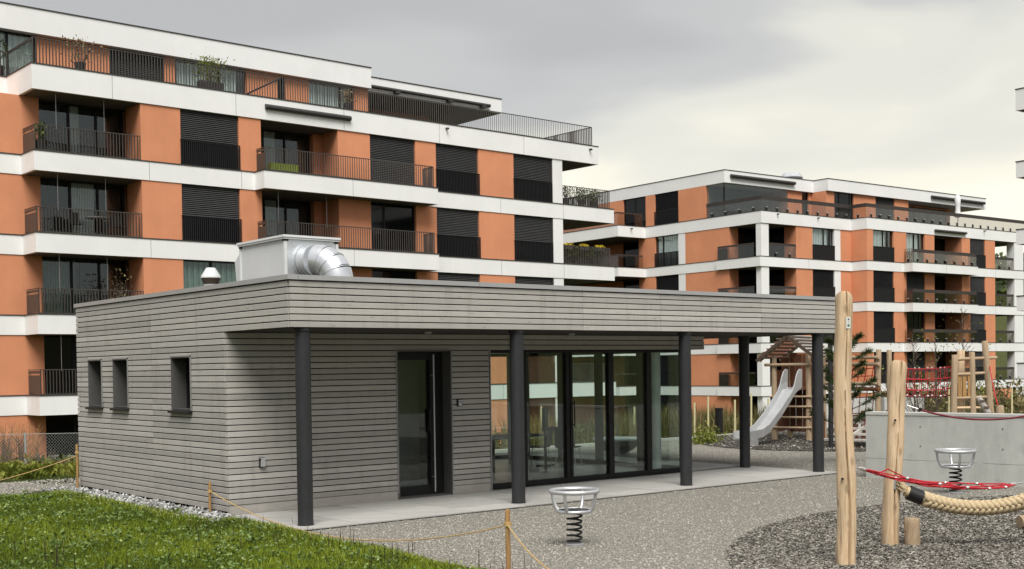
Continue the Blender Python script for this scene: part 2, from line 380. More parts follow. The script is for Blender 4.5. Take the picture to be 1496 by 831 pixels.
OCT_F = np.array([(0,2,4),(2,1,4),(1,3,4),(3,0,4),(2,0,5),(1,2,5),(3,1,5),(0,3,5)])
def rand_rot(n):
    q = rng.normal(size=(n,4)); q /= np.linalg.norm(q, axis=1)[:,None]; w,x,y,z = q.T
    return np.stack([1-2*(y*y+z*z),2*(x*y-z*w),2*(x*z+y*w),2*(x*y+z*w),1-2*(x*x+z*z),2*(y*z-x*w),2*(x*z-y*w),2*(y*z+x*w),1-2*(x*x+y*y)],1).reshape(n,3,3)
def stones(name, P, size, mat, flat=.6, parent=None, kind='stuff', rexp=1.):
    n = len(P); sc = (size[0]+(size[1]-size[0])*rng.random(n)**2)[:,None]*np.stack([rng.uniform(.8,1.6,n),rng.uniform(.5,.9,n),rng.uniform(.35,.7,n)],1)
    V = (OCT_V[None]*sc[:,None,:])*rng.uniform(.75,1.2,(n,6,1)); V = np.einsum('nij,nkj->nki', rand_rot(n), V); V[:,:,2] *= flat
    V = V+P[:,None,:]; F = OCT_F[None]+6*np.arange(n)[:,None,None]
    return np_obj(name, np_mesh(name, V.reshape(-1,3), F.reshape(-1,3), mat, np.repeat(rng.random(n)**rexp, 8)), parent, kind)
def leaves(P, size, mat, name='foliage', parent=None, kind=None, up=.3, aspect=2.2, D=None, rnd=None):
    """little rhombic leaves at points P; D optional main directions"""
    n = len(P); d = rng.normal(size=(n,3)) if D is None else D+rng.normal(size=(n,3))*.25
    d[:,2] += up; d /= np.linalg.norm(d,axis=1)[:,None]; s_ = np.cross(d, rng.normal(size=(n,3))); s_ /= np.linalg.norm(s_,axis=1)[:,None]
    l = rng.uniform(size[0], size[1], n)[:,None]; w = l/aspect/2
    V = np.stack([P, P+d*l*.45+s_*w, P+d*l, P+d*l*.45-s_*w],1).reshape(-1,3); F = np.arange(4*n).reshape(n,4)
    return np_obj(name, np_mesh(name, V, F, mat, rng.random(n) if rnd is None else rnd), parent, kind)
def blades(P, h, w, lean=.35):
    n = len(P); H = rng.uniform(h[0], h[1], n); a = rng.uniform(0, 2*PI, n); b = rng.uniform(0, 2*PI, n)
    t = np.stack([np.cos(a),np.sin(a),0*a],1)*(w*rng.uniform(.6,1.3,n))[:,None]; ld = np.stack([np.cos(b),np.sin(b),0*b],1)*(H*rng.uniform(0,lean,n))[:,None]
    up = np.array([0,0,1.]); m = P+ld*.35+up*(H*.6)[:,None]; tp = P+ld+up*(H*rng.uniform(.85,1,n))[:,None]
    V = np.stack([P-t, P+t, m+t*.7, m-t*.7, tp],1).reshape(-1,3); i = 5*np.arange(n)[:,None]
    F = np.concatenate([i+np.array([[0,1,2]]), i+np.array([[0,2,3]]), i+np.array([[3,2,4]])],1).reshape(-1,3)
    return V, F
def catenary(p, q, sag, n=14):
    p = Vector(p); q = Vector(q); return [p.lerp(q, i/n)-Vector((0,0,4*sag*(i/n)*(1-i/n))) for i in range(n+1)]
def in_view(P, lo=-60, hi=1556, dmin=6):
    d = P-np.array(CAM); z = d@np.array(f_); x = 748+1787.7*(d@np.array(r_))/np.maximum(z,.1); y = 577-1787.7*(d@np.array(u_))/np.maximum(z,.1)
    return (z > dmin)&(x > lo)&(x < hi)&(y < 880)
def terrain(x, y):
    t = np.maximum(0, y-7.5); z = -0.0745*np.minimum(t, 45)
    far = np.maximum(0, np.hypot(x-20, y)-115); return z+np.minimum(far*.13, 26)+0*x

# ================================================================== ground
def grid_obj(name, xs, ys, zf, mat, keep=None, kind='structure'):
    xs = np.array(xs, float); ys = np.array(ys, float); X, Y = np.meshgrid(xs, ys); Z = zf(X, Y)
    V = np.stack([X, Y, Z], -1).reshape(-1, 3); nx = len(xs); i, j = np.meshgrid(np.arange(nx-1), np.arange(len(ys)-1))
    a = (j*nx+i).ravel(); F = np.stack([a, a+1, a+1+nx, a+nx], 1)
    if keep is not None:
        c = V[F].mean(1); F = F[keep(c[:,0], c[:,1])]
    o = np_obj(name, np_mesh(name, V, F, mat, smooth=True)); o['kind'] = kind; return o
gx = np.concatenate([np.linspace(-900,-70,9), np.linspace(-60,110,69), np.linspace(120,1200,13)])
gy = np.concatenate([np.linspace(-500,-40,7), np.linspace(-30,110,71), np.linspace(120,1200,25)])
o = grid_obj('ground', gx, gy, lambda x, y: terrain(x, y)-.07, 'meadow')
tag(o, 'rough grassy ground sheet running out to the wooded slope')
gravel_in = lambda x, y: (x > -.2)
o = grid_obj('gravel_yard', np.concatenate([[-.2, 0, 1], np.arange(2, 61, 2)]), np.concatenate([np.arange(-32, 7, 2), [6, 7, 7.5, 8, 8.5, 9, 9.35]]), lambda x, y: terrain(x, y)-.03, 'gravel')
tag(o, 'pale grey gravel yard between terrace and play equipment')
DC, DR = (7.0, -12.9), 7.1
mb = MB(); mb.prism([(DC[0]+DR*math.cos(t), DC[1]+DR*math.sin(t)) for t in np.linspace(0, 2*PI, 73)[:-1]], -.05, -.022)
tag(mb.build('playground_gravel', 'gravel_dk', kind='structure'), 'round bed of coarse dark gravel under the log posts')
mb = MB(); mb.tube([(DC[0]+(DR+.02)*math.cos(t), DC[1]+(DR+.02)*math.sin(t), -.028) for t in np.linspace(0, 2*PI, 97)[:-1]], .011, 6, True)
tag(mb.build('bed_edging', 'roughconc', kind='structure'), 'thin concrete edging round the dark gravel bed')
DC2, DR2 = (22.6, 3.6), 6.6
mb = MB(); mb.prism([(DC2[0]+DR2*math.cos(t)*1.0, DC2[1]+DR2*.72*math.sin(t)) for t in np.linspace(0, 2*PI, 73)[:-1]], -.05, -.012)
tag(mb.build('play_tower_gravel', 'gravel_dk', kind='structure'), 'dark gravel bed under the slide tower')
# lawn
def planter_d(x, y): return y-5.36+.05*np.sin(x*2.1)      # signed distance behind the lawn's far edge
def lawn_in(x, y): return (x < -.30+.040*np.minimum(y, 0)+.05*np.sin(y*2.3))&((y < -.75)|(x < -.64+.05*np.sin(y*3.1)))&(planter_d(x, y) < 0)
def lawn_z(x, y): return .012+.022*np.sin(x*1.3+y*.7)*np.sin(y*1.1-x*.4)+.012*np.sin(3.1*x)*np.sin(2.7*y+1)
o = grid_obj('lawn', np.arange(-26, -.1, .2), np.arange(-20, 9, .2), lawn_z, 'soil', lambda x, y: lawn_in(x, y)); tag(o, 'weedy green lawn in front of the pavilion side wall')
mb = MB(); mb.box((-.86, -.85, -.06), (-.0, 6.3, -.015)); tag(mb.build('drainage_strip', 'gravel_dk', kind='structure'), 'strip of earth under the pale cobbles')
mb = MB(); mb.box((-40, 5.25, -.09), (-.2, 8.75, -.029)); tag(mb.build('gravel_path', 'gravel', kind='structure'), 'pale gravel path beyond the lawn')
# path behind
o = grid_obj('asphalt_path', np.arange(10, 95, 2.5), [9.6, 10.3, 11.0, 11.6, 12.1], lambda x, y: terrain(x, y)+.0, 'asphalt'); tag(o, 'grey asphalt path behind the pavilion')
mb = MB()
for i in range(50): mb.box((10+i*1.6, 9.36, -.22), (10+i*1.6+1.59, 9.56, -.10))
tag(mb.build('path_kerb', 'kerb', kind='structure'), 'pale kerb along the asphalt path')
# ------------------------------------------------------------------ terrace of tiles
ter = MB().box((-.12, -2.2, -.10), (11.87, .3, -.014)).box((10.15, .3, -.10), (11.87, 6.3, -.014)).build('terrace', 'slab_base', kind='structure')
tag(ter, 'pale tiled terrace under the pavilion roof')
tm = {}
def tile(x0, x1, y0, y1):
    k = (round(x1-x0, 3), round(y1-y0, 3))
    if k not in tm: tm[k] = MB().box((0, 0, -.03), (k[0]-.007, k[1]-.007, 0)).mesh('tile', 'slab')
    inst('tile', tm[k], ter, (x0, y0, rng.uniform(-.002, .002)))
for j in range(4):
    for i in range(12): tile(-.12+i, -.12+i+1 if i < 11 else 11.87, -2.2+.55*j, -2.2+.55*(j+1))
for j in range(9):
    for i in range(2): tile(10.2+i*.835, 10.2+(i+1)*.835, .3+.66*j, .3+.66*(j+1))
# ================================================================== pavilion
pav = empty('pavilion', (0, 0, 0), 0, 'flat roofed pavilion clad in weathered grey boards with a glazed room', 'pavilion')
PT = .0915; X1, YB, YF = 12.4, 6.09, -1.93
bm_ = {}
def board(L_, loc, rz, h=PT-.0145):
    k = (round(L_, 3), round(h, 4))
    if k not in bm_:
        b = .004; m = MB(); H = h
        m.add([(0,0,0),(L_,0,0),(L_,0,H),(0,0,H),(0,-.018,0),(L_,-.018,0),(L_,-.022,b),(L_,-.022,H-b),(L_,-.018,H),(0,-.018,H),(0,-.022,H-b),(0,-.022,b)],
              [(4,5,6,11),(11,6,7,10),(10,7,8,9),(0,1,5,4),(9,8,2,3),(0,4,11,10,9,3),(1,2,8,7,6,5),(3,2,1,0)])
        bm_[k] = m.mesh('plank', 'wood')
    return inst('plank', bm_[k], pav, loc, rz)
def front_row(z, segs, y=0.0, h=PT-.0145):
    for a, b in segs:
        if b-a > .03: board(b-a-.007, (a, y+rng.uniform(-.002, .001), z), 0, h)
def side_row(z, segs, x=0.0, h=PT-.0145):                # face towards -X
    for a, b in segs:
        if b-a > .03: board(b-a-.007, (x+rng.uniform(-.002, .001), b, z), -PI/2, h)
def cut(lo, hi, holes, joints=()):
    segs = [(lo, hi)]
    for a, b in holes: segs = [s for p, q in segs for s in ((p, min(q, a)), (max(p, b), q)) if s[1]-s[0] > .01]
    for j in joints: segs = [s for p, q in segs for s in (((p, j), (j, q)) if p < j < q else ((p, q),))]
    return segs
wins = [(4.85, 5.51), (3.66, 4.33), (1.165, 1.89)]; WZ0, WZ1 = 1.525, 2.365
for j in range(-29, 7):
    z = 2.7+PT*j+.008
    if j >= 0:
        side_row(z, cut(YF+.004, YB, [], [2.654])); front_row(z, cut(-.009, X1, [], [5.335, 7.133, 9.8]), YF)
        board(YB-YF, (X1, YF, z), PI/2)
        board(X1/2, (X1, YB, z), PI); board(X1/2, (X1/2, YB, z), PI)
        continue
    if -13 < j < -4: side_row(z, cut(0, YB, wins, [2.654]))
    elif j == -4:
        side_row(z, cut(0, YB, wins, [2.654]))
        side_row(WZ1+.006, wins, h=z+PT-.0145-WZ1-.006)
    elif j == -13:
        side_row(z, cut(0, YB, [(a-.03, b+.03) for a, b in wins], [2.654]))
    else: side_row(z, cut(0, YB, [], [2.654]))
    if j >= -3:
        front_row(z, cut(-.009, 10.38, [], [5.335])); board(6.0, (10.38, 0, z), PI/2)
    elif j == -29: pass
    else: front_row(z, [(-.009, 2.99), (4.08, 4.9)])
MB().box((.0, -.012, .002), (2.985, .02, .14)).box((4.09, -.012, .002), (4.9, .02, .14)).build('plinth_board', 'wood', pav)
MB().box((.004, .03, -.06), (.04, YB, .14)).build('plinth', 'wood_back', pav)
# solid walls behind the boards
w = MB(); xa, xb = .004, .32
ys = [.004, 1.165, 1.89, 3.66, 4.33, 4.85, 5.51, YB-.01]
for i in range(0, 8, 2): w.box((xa, ys[i], .0), (xb, ys[i+1], 2.69))
for a, b in wins: w.box((xa, a, 0), (xb, b, WZ0)); w.box((xa, a, WZ1), (xb, b, 2.69))
w.box((.32, .004, 0), (3.0, .32, 2.69)); w.box((4.07, .004, 0), (4.89, .32, 2.69)); w.box((3.0, .004, 2.44), (4.07, .32, 2.69))
w.box((.32, YB-.32, 0), (5.2, YB-.012, 2.69)); w.box((4.7, .32, 0), (4.89, YB-.32, 2.69))
w.build('wall', 'wood_back', pav)
MB().box((4.891, .3, .0), (4.93, YB-.33, 2.5)).build('room_wall', 'grey_room', pav)
# lintel round the glass room
MB().box((4.89, .004, 2.432), (10.372, .36, 2.69)).box((10.0, .36, 2.432), (10.372, 5.99, 2.69)).box((4.95, 5.66, 2.432), (10.0, 5.99, 2.69)).build('lintel', 'wood_back', pav)
rf = MB().box((.006, YF+.006, 2.722), (X1-.006, YB-.006, 3.335)).build('roof', 'wood_back', pav)
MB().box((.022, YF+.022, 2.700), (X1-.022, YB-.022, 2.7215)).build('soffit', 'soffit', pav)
def cap_run(p, q, n, w_=.16):
    p = Vector(p); q = Vector(q)
    for i in range(n):
        a = p.lerp(q, i/n); b = p.lerp(q, (i+1)/n); d = (b-a).normalized()*.003
        MB().beam(a+d, b-d, w_, .066).build('edge_sheet', 'cap', rf)
zc = 3.383
cap_run((-.045+.08, YF-.045, zc), (-.045+.08, YB+.045, zc), 3); cap_run((.117, YF-.045+.08, zc), (X1+.045, YF-.045+.08, zc), 4)
cap_run((X1-.035, YF+.117, zc), (X1-.035, YB+.045, zc), 3); cap_run((.117, YB-.035, zc), (X1-.117, YB-.035, zc), 3)
MB().box((.1, YF+.1, 3.3352), (X1-.1, YB-.1, 3.36)).build('roof_gravel', 'gravel_dk', rf)
# side windows
for a, b in wins:
    wn = MB()
    wn.box((-.03, a, WZ0), (.30, a+.018, WZ1)).box((-.03, b-.018, WZ0), (.30, b, WZ1)).box((-.03, a+.018, WZ1-.018), (.30, b-.018, WZ1)).box((.02, a+.018, WZ0-.002), (.30, b-.018, WZ0+.02))
    wo = wn.build('window', 'reveal', pav)
    MB().box((-.036, a-.016, WZ0), (-.026, a+.014, WZ1+.018)).box((-.036, a-.016, WZ1-.002), (-.0265, b+.004, WZ1+.018)).build('trim', 'trim', wo)
    f = MB()
    f.box((.22, a+.018, WZ0+.02), (.285, a+.07, WZ1-.018)).box((.22, b-.07, WZ0+.02), (.285, b-.018, WZ1-.018)).box((.22, a+.07, WZ1-.07), (.285, b-.07, WZ1-.018)).box((.22, a+.07, WZ0+.02), (.285, b-.07, WZ0+.075))
    f.build('frame', 'frame', wo)
    MB().box((.24, a+.07, WZ0+.075), (.262, b-.07, WZ1-.07)).build('pane', 'dglass', wo)
    s_ = MB(); s_.add([(-.085, a-.03, WZ0-.045), (-.085, b+.03, WZ0-.045), (.02, b+.03, WZ0-.022), (.02, a-.03, WZ0-.022), (-.085, a-.03, WZ0-.012), (-.085, b+.03, WZ0-.012), (.02, b+.03, WZ0+.012), (.02, a-.03, WZ0+.012)],
        [(3,2,1,0),(4,5,6,7),(0,1,5,4),(1,2,6,5),(2,3,7,6),(3,0,4,7)]); s_.build('sill', 'frame', wo)
# entrance door in its recess
dr = MB().box((2.992, -.03, 0.02), (3.012, .29, 2.43)).box((4.06, -.03, 0.02), (4.078, .29, 2.43)).box((3.012, -.03, 2.41), (4.06, .29, 2.43)).box((3.0, .0, .0), (4.07, .3, .018)).build('door', 'reveal', pav)
MB().box((2.974, -.034, .1), (2.99, -.024, 2.446)).box((4.08, -.034, .1), (4.094, -.024, 2.446)).box((2.99, -.034, 2.432), (4.08, -.024, 2.446)).build('trim', 'trim', dr)
f = MB().box((3.012, .20, .018), (3.10, .27, 2.41)).box((3.80, .20, .018), (4.06, .27, 2.41)).box((3.10, .20, 2.27), (3.80, .27, 2.41)).box((3.10, .20, .018), (3.80, .27, .17)); f.build('frame', 'frame', dr)
MB().box((3.10, .228, .17), (3.80, .244, 2.27)).build('pane', 'glass', dr)
MB().tube([(3.83, .13, .06), (3.83, .13, 2.36)], .014, 8).box((3.825, .14, .3), (3.835, .2, .32)).box((3.825, .14, 2.0), (3.835, .2, 2.02)).build('pull_bar', 'alu', dr, True)
MB().box((3.76, .165, 1.05), (3.785, .2, 1.45)).tube([(3.76, .15, 1.12), (3.66, .15, 1.12)], .009, 6).build('handle', 'black', dr)
MB().box((3.011, .9, .0), (4.06, .92, 2.4)).build('lobby_wall', 'grey_room', dr)
# glazing of the room
MF = [(4.93, 5.03), (5.84, 5.92), (6.86, 6.94), (6.965, 7.02), (7.94, 8.07), (8.96, 9.09), (10.06, 10.19)]
def glazing(ax, fixed, spans, z0=.0, z1=2.432, dep=.1):
    lo, hi = spans[0][0], spans[-1][1]
    bx = (lambda a, b, y0, y1, c, d: ((a, fixed+y0, c), (b, fixed+y1, d))) if ax == 'x' else (lambda a, b, y0, y1, c, d: ((fixed+y0, a, c), (fixed+y1, b, d)))
    g = MB().box(*bx(lo, hi, -dep/2, dep/2, z0, z0+.085)).box(*bx(lo, hi, -dep/2, dep/2, z1-.05, z1))
    for a, b in spans: g.box(*bx(a, b, -dep/2-.003, dep/2+.003, z0+.002, z1-.002))
    go = g.build('glazed_front', 'frame', pav)
    for (a0, a1), (b0, b1) in zip(spans[:-1], spans[1:]):
        if b0-a1 > .08: MB().box(*bx(a1, b0, -.011, .011, z0+.085, z1-.05)).build('pane', 'glass', go)
    return go
gf = glazing('x', .25, MF)
MB().box((4.905, -.03, .0), (4.925, .2, 2.43)).build('trim', 'trim', gf)
MB().tube([(7.0, .13, 1.0), (7.0, .13, 1.5)], .012, 6).box((6.99, .13, 1.05), (7.01, .2, 1.07)).box((6.99, .13, 1.43), (7.01, .2, 1.45)).build('handle', 'black', gf)
glazing('y', 10.12, [(.31, .40), (1.5, 1.6), (2.72, 2.88), (4.0, 4.1), (5.2, 5.3), (5.7, 5.79)])
glazing('x', 5.74, [(4.96, 5.06), (6.1, 6.26), (7.35, 7.45), (8.5, 8.66), (9.98, 10.06)])
MB().box((4.93, .31, -.05), (10.06, 5.69, -.002)).build('room_floor', 'floor_in', pav)
MB().box((4.935, .362, 2.45), (9.998, 5.655, 2.6)).build('room_ceiling', 'ceil_in', pav)
MB().lathe([(.115, 0), (.115, 2.449)], (9.72, .72), 20).build('room_column', 'tablew', pav, True)
MB().lathe([(.10, 0), (.10, 2.449)], (9.0, 4.4), 16).build('room_column', 'trim', pav, True)
MB().lathe([(.09, 0), (.09, 2.449)], (7.0, 4.6), 16).build('room_column', 'steel', pav, True)
for (x, y) in ((.248, -1.82), (4.034, -1.82), (7.868, -1.82), (11.65, -1.82), (11.52, -.08)):
    c_ = MB().lathe([(.107, 0), (.107, 2.699)], (0, 0), 28).build('column', 'steel', pav, True, loc=(x, y, 0.001))
    MB().lathe([(.116, 0), (.116, .008)], (0, 0), 24).build('base_plate', 'steel', c_, True)
    MB().lathe([(.122, 2.66), (.122, 2.698)], (0, 0), 24).build('head_plate', 'steel', c_, True)
MB().lathe([(.05, 2.668), (.062, 2.70)], (3.0, -.9), 14).build('soffit_lamp', 'trim', pav, True)
MB().lathe([(.05, 2.668), (.062, 2.70)], (6.2, -.7), 14).build('soffit_lamp', 'trim', pav, True)
# wall fittings (things of their own)
lt = empty('wall_socket', (.536, -.022, .68), 0, 'small silver hooded socket low on the boarded front wall', 'socket')
MB().box((-.045, -.03, 0), (.045, 0, .15)).build('housing', 'black', lt)
m = MB()
for a, b, dd in ((-.035, .035, -.055),): m.box((a, dd, .012), (b, -.03, .10)); m.prism([(-.035, -.055), (.035, -.055), (.025, -.03), (-.025, -.03)], .10, .145)
m.build('cover', 'alu', lt); MB().lathe([(.018, .135), (.018, .165)], (-.03, -.025), 10).build('cap', 'trim', lt)
kp = empty('door_keypad', (4.235, -.022, 1.49), 0, 'small grey entry keypad beside the door', 'keypad')
MB().box((-.05, -.02, -.01), (.05, 0, .11)).build('back_box', 'black', kp); MB().box((-.022, -.034, .0), (.035, -.02, .10)).build('face', 'alu', kp)
MB().lathe([(.012, .055), (.012, .08)], (.006, -.034), 10).build('button', 'black', kp)
# ------------------------------------------------------------------ roof plant
hv = empty('ventilation_unit', (1.33, .6, 3.36), 0, 'grey panelled ventilation box with silver elbow duct on the pavilion roof', 'ventilation unit')
HX, HY, HZ = .98, 1.56, .87
MB().box((.02, .02, .06), (HX-.02, HY-.02, HZ)).build('housing', 'hvac', hv)
for (x, y) in ((0, 0), (HX-.045, 0), (0, HY-.045), (HX-.045, HY-.045)): MB().box((x, y, 0), (x+.045, y+.045, HZ-.01)).build('corner_profile', 'white_profile', hv)
for (x, y) in ((0, 0), (HX-.07, 0), (0, HY-.07), (HX-.07, HY-.07)): MB().box((x-.006, y-.006, HZ-.06), (x+.07, y+.07, HZ-.005)).build('corner_cap', 'black', hv)
MB().box((-.03, -.03, HZ), (HX+.03, HY+.03, HZ+.035)).box((-.018, -.018, HZ-.03), (HX+.018, HY+.018, HZ-.0005)).build('lid', 'white_profile', hv)
MB().box((.05, .008, .07), (HX-.05, .0195, HZ-.035)).build('duct_panel', 'galv', hv)
m = MB(); m.add([(.06, HY, .12), (HX-.06, HY, .12), (HX-.06, HY+.20, .02), (.06, HY+.20, .02), (.06, HY, .80), (HX-.06, HY, .80), (HX-.06, HY+.28, .62), (.06, HY+.28, .62)], [(3,2,1,0),(4,5,6,7),(0,1,5,4),(1,2,6,5),(2,3,7,6),(3,0,4,7)]); m.build('weather_hood', 'hvac', hv)
dx, dz, rd = .44, .50, .250
duct = MB(); pth = [(dx, .02, dz), (dx, -.12, dz)]
duct.tube([(dx, .02, dz), (dx, -.24, dz)], rd, 32).tube([(dx, -.13, dz), (dx, -.16, dz)], rd+.014, 32).tube([(dx, -.03, dz), (dx, -.075, dz)], rd+.018, 32).tube([(dx, .02, dz), (dx, -.01, dz)], rd+.05, 32)
do = duct.build('duct', 'galv', hv, True)
Re = .34; prevp = None
segs = 4
for i in range(segs):
    a0, a1 = (PI/2)*i/segs, (PI/2)*(i+1)/segs
    pt = lambda a: (dx+.16*math.sin(a), -.24-Re*math.sin(a), dz-Re*(1-math.cos(a)))
    MB().tube([pt(a0), pt((a0+a1)/2), pt(a1)], rd+.002*(i % 2), 32).tube([pt(a1-.018), pt(a1+.018)], rd+.008, 32).build('elbow_segment', 'galv', do, True)
a1 = PI/2; p = (dx+.16, -.24-Re, dz-Re); MB().tube([p, (p[0], p[1], -.03)], rd-.004, 32).build('duct_riser', 'galv', do, True)
cw = empty('roof_cowl', (.62, 1.75, 3.36), 0, 'small silver roof cowl with white conical cap beside the ventilation box', 'roof vent')
MB().lathe([(.115, 0), (.115, .17)], (0, 0), 24).build('pipe', 'galv', cw, True); MB().lathe([(.115, .17), (.155, .27)], (0, 0), 24).build('skirt', 'twig', cw, True)
MB().lathe([(.155, .271), (.158, .30), (.075, .43), (.074, .435)], (0, 0), 24).build('cone_cap', 'white_profile', cw, True)
# ------------------------------------------------------------------ furniture in the glazed room
tb = empty('meeting_table', (7.4, 2.7, 0), R(12), 'dark rectangular table behind the left glass panes of the room', 'table')
MB().box((-.9, -.45, .715), (.9, .45, .745)).build('table_top', 'table', tb)
for x in (-.84, .84):
    for y in (-.4, .4): MB().box((x-.02, y-.02, 0), (x+.02, y+.02, .715)).build('leg', 'frame', tb)
def chair(x, y, rz, label):
    c_ = empty('chair', (x, y, 0), rz, label, 'chair', 'grey shell chairs in the glazed room')
    MB().box((-.22, -.22, .44), (.22, .20, .462)).build('seat', 'chair', c_)
    b = MB(); b.add([(-.22, .2, .46), (.22, .2, .46), (.21, .28, .88), (-.21, .28, .88), (-.22, .222, .46), (.22, .222, .46), (.21, .302, .88), (-.21, .302, .88)], [(0,1,2,3),(7,6,5,4),(0,4,5,1),(1,5,6,2),(2,6,7,3),(3,7,4,0)]); b.build('backrest', 'chair', c_)
    for sx in (-1, 1):
        for sy in (-1, 1): MB().tube([(sx*.18, sy*.17, .44), (sx*.23, sy*.23, 0)], .009, 6).build('leg', 'alu', c_)
    return c_
chair(8.55, 3.0, R(215), 'grey chair by the dark table behind the widest left pane'); chair(8.95, 2.5, R(120), 'grey chair behind the second group of glass panes')
chair(6.6, 3.55, R(20), 'grey chair on the far side of the dark table')
bw = empty('spinning_bowl', (12.57, 4.75, -.03), 0, 'shallow dark bowl with pale rim on the gravel, seen through the glazed room', 'play bowl')
MB().lathe([(.12, 0), (.22, .05), (.42, .17), (.57, .34), (.59, .37)], (0, 0), 32).build('bowl', 'bowl', bw, True); MB().lathe([(.59, .371), (.615, .38), (.615, .41), (.56, .42), (.50, .395)], (0, 0), 32).build('rim', 'tablew', bw, True)
ds = empty('display_stand', (9.05, 3.35, 0), R(30), 'black display board on a stand inside the glazed room', 'display stand')
MB().box((-.12, -.03, .75), (.12, .03, 1.25)).build('panel', 'black', ds); MB().box((-.03, -.02, .03), (.03, .02, .75)).box((-.2, -.15, 0), (.2, .15, .03)).build('stand', 'black', ds)
# ================================================================== apartment buildings
class Fac:
    """local facade: u along the wall, w outward, z up"""
    def __init__(s, par, kind, off): s.par = par; s.kind = kind; s.off = off
    def m(s, u, w): return (u, s.off-w) if s.kind == 'front' else ((s.off-w, u) if s.kind == 'left' else (s.off+w, u))
    def bx(s, mb, u0, u1, w0, w1, z0, z1): a = s.m(u0, w0); b = s.m(u1, w1); return mb.box((*a, z0), (*b, z1))
    def wall(s, u0, u1, z0, z1, mat='orange', t=.35, name='wall_panel'):
        return s.bx(MB(), u0, u1, 0, -t, z0, z1).build(name, mat, s.par)
    def window(s, u0, u1, z0, z1, mull=(.5,), rec=.2, blind=0, guard=0, curtain=None, bmat='blind', gsolid=False, glass='dglass'):
        f = MB(); t = .055
        s.bx(f, u0, u0+t, -rec, -rec-.08, z0, z1); s.bx(f, u1-t, u1, -rec, -rec-.08, z0, z1); s.bx(f, u0+t, u1-t, -rec, -rec-.08, z1-t, z1); s.bx(f, u0+t, u1-t, -rec, -rec-.08, z0, z0+.07)
        for q in mull: c = u0+(u1-u0)*q; s.bx(f, c-.045, c+.045, -rec+.004, -rec-.084, z0+.07, z1-t)
        wo = f.build('window', 'frame', s.par)
        if curtain:
            s.bx(MB(), u0+t, u1-t, -rec-.03, -rec-.045, z0+.07, z1-t).build('pane', 'clear', wo)
            c = MB(); n = max(6, int((u1-u0)/.12)); lo, hi = curtain[1]
            a = u0+(u1-u0)*lo+.06; b = u0+(u1-u0)*hi-.06
            for i in range(n):
                ua, ub = a+(b-a)*i/n, a+(b-a)*(i+1)/n; dw = .05*(i % 2)
                s.bx(c, ua, ub, -rec-.07-dw, -rec-.09-dw, z0+.08, z1-t-.01)
            c.build('curtain', curtain[0], wo)
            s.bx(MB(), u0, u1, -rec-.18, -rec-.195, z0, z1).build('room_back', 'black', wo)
        else: s.bx(MB(), u0+t, u1-t, -rec-.03, -rec-.045, z0+.07, z1-t).build('pane', glass, wo)
        if blind:
            zb = z1-(z1-z0)*blind; b = MB(); n = int((z1-zb)/.075)
            for i in range(n):
                z = z1-.03-i*.075
                p0 = s.m(u0+.03, -.05); p1 = s.m(u1-.03, -.05); q0 = s.m(u0+.03, -.10); q1 = s.m(u1-.03, -.10)
                b.add([(*p0, z-.062), (*p1, z-.062), (*q1, z), (*q0, z), (*p0, z-.056), (*p1, z-.056), (*q1, z+.006), (*q0, z+.006)], [(3,2,1,0),(4,5,6,7),(0,1,5,4),(1,2,6,5),(2,3,7,6),(3,0,4,7)])
            b.build('blind', bmat, wo, kind='stuff')
        if guard:
            g = MB()
            if gsolid: s.bx(g, u0-.02, u1+.02, .045, .025, z0+.0, z0+guard-.05); s.bx(g, u0-.02, u1+.02, .06, .02, z0+guard-.05, z0+guard)
            else:
                n = int((u1-u0)/.085)
                for i in range(n+1): u = u0+(u1-u0)*i/n; s.bx(g, u-.021, u+.021, .05, .02, z0+.03, z0+guard-.03)
                s.bx(g, u0-.03, u1+.03, .06, .015, z0+guard-.03, z0+guard); s.bx(g, u0-.03, u1+.03, .055, .018, z0+.01, z0+.03)
            g.build('window_guard', 'blind_dark', wo, kind=None if gsolid else 'stuff')
        return wo
def railing(par, path, z0, h=.95, step=.115, mat='bar', panel_first=False, w=.022, name='railing'):
    g = MB(); rail = MB()
    for i, (p, q) in enumerate(zip(path[:-1], path[1:])):
        p3, q3 = Vector((*p, 0)), Vector((*q, 0)); L_ = (q3-p3).length
        rail.beam(p3+Vector((0,0,z0+h)), q3+Vector((0,0,z0+h)), .05, .03); rail.beam(p3+Vector((0,0,z0+.06)), q3+Vector((0,0,z0+.06)), .05, .02)
        if panel_first and i == 0:
            g.beam(p3+Vector((0,0,z0+.42)), q3+Vector((0,0,z0+.42)), .02, .66); g.beam(p3+Vector((0,0,z0+.86)), q3+Vector((0,0,z0+.86)), .015, .1); continue
        n = max(1, int(L_/step)); d = (q3-p3).normalized(); nrm = Vector((-d.y, d.x, 0))
        for k in range(n+1):
            c = p3.lerp(q3, k/n); dv_ = (d*.7+nrm*.7)*.028
            a = c-dv_; b = c+dv_; g.beam(a+Vector((0,0,z0+h/2+.03)), b+Vector((0,0,z0+h/2+.03)), w, h-.09)
    ro = rail.build(name, mat, par); g.build('railing_bar', mat, ro, kind='stuff'); return ro
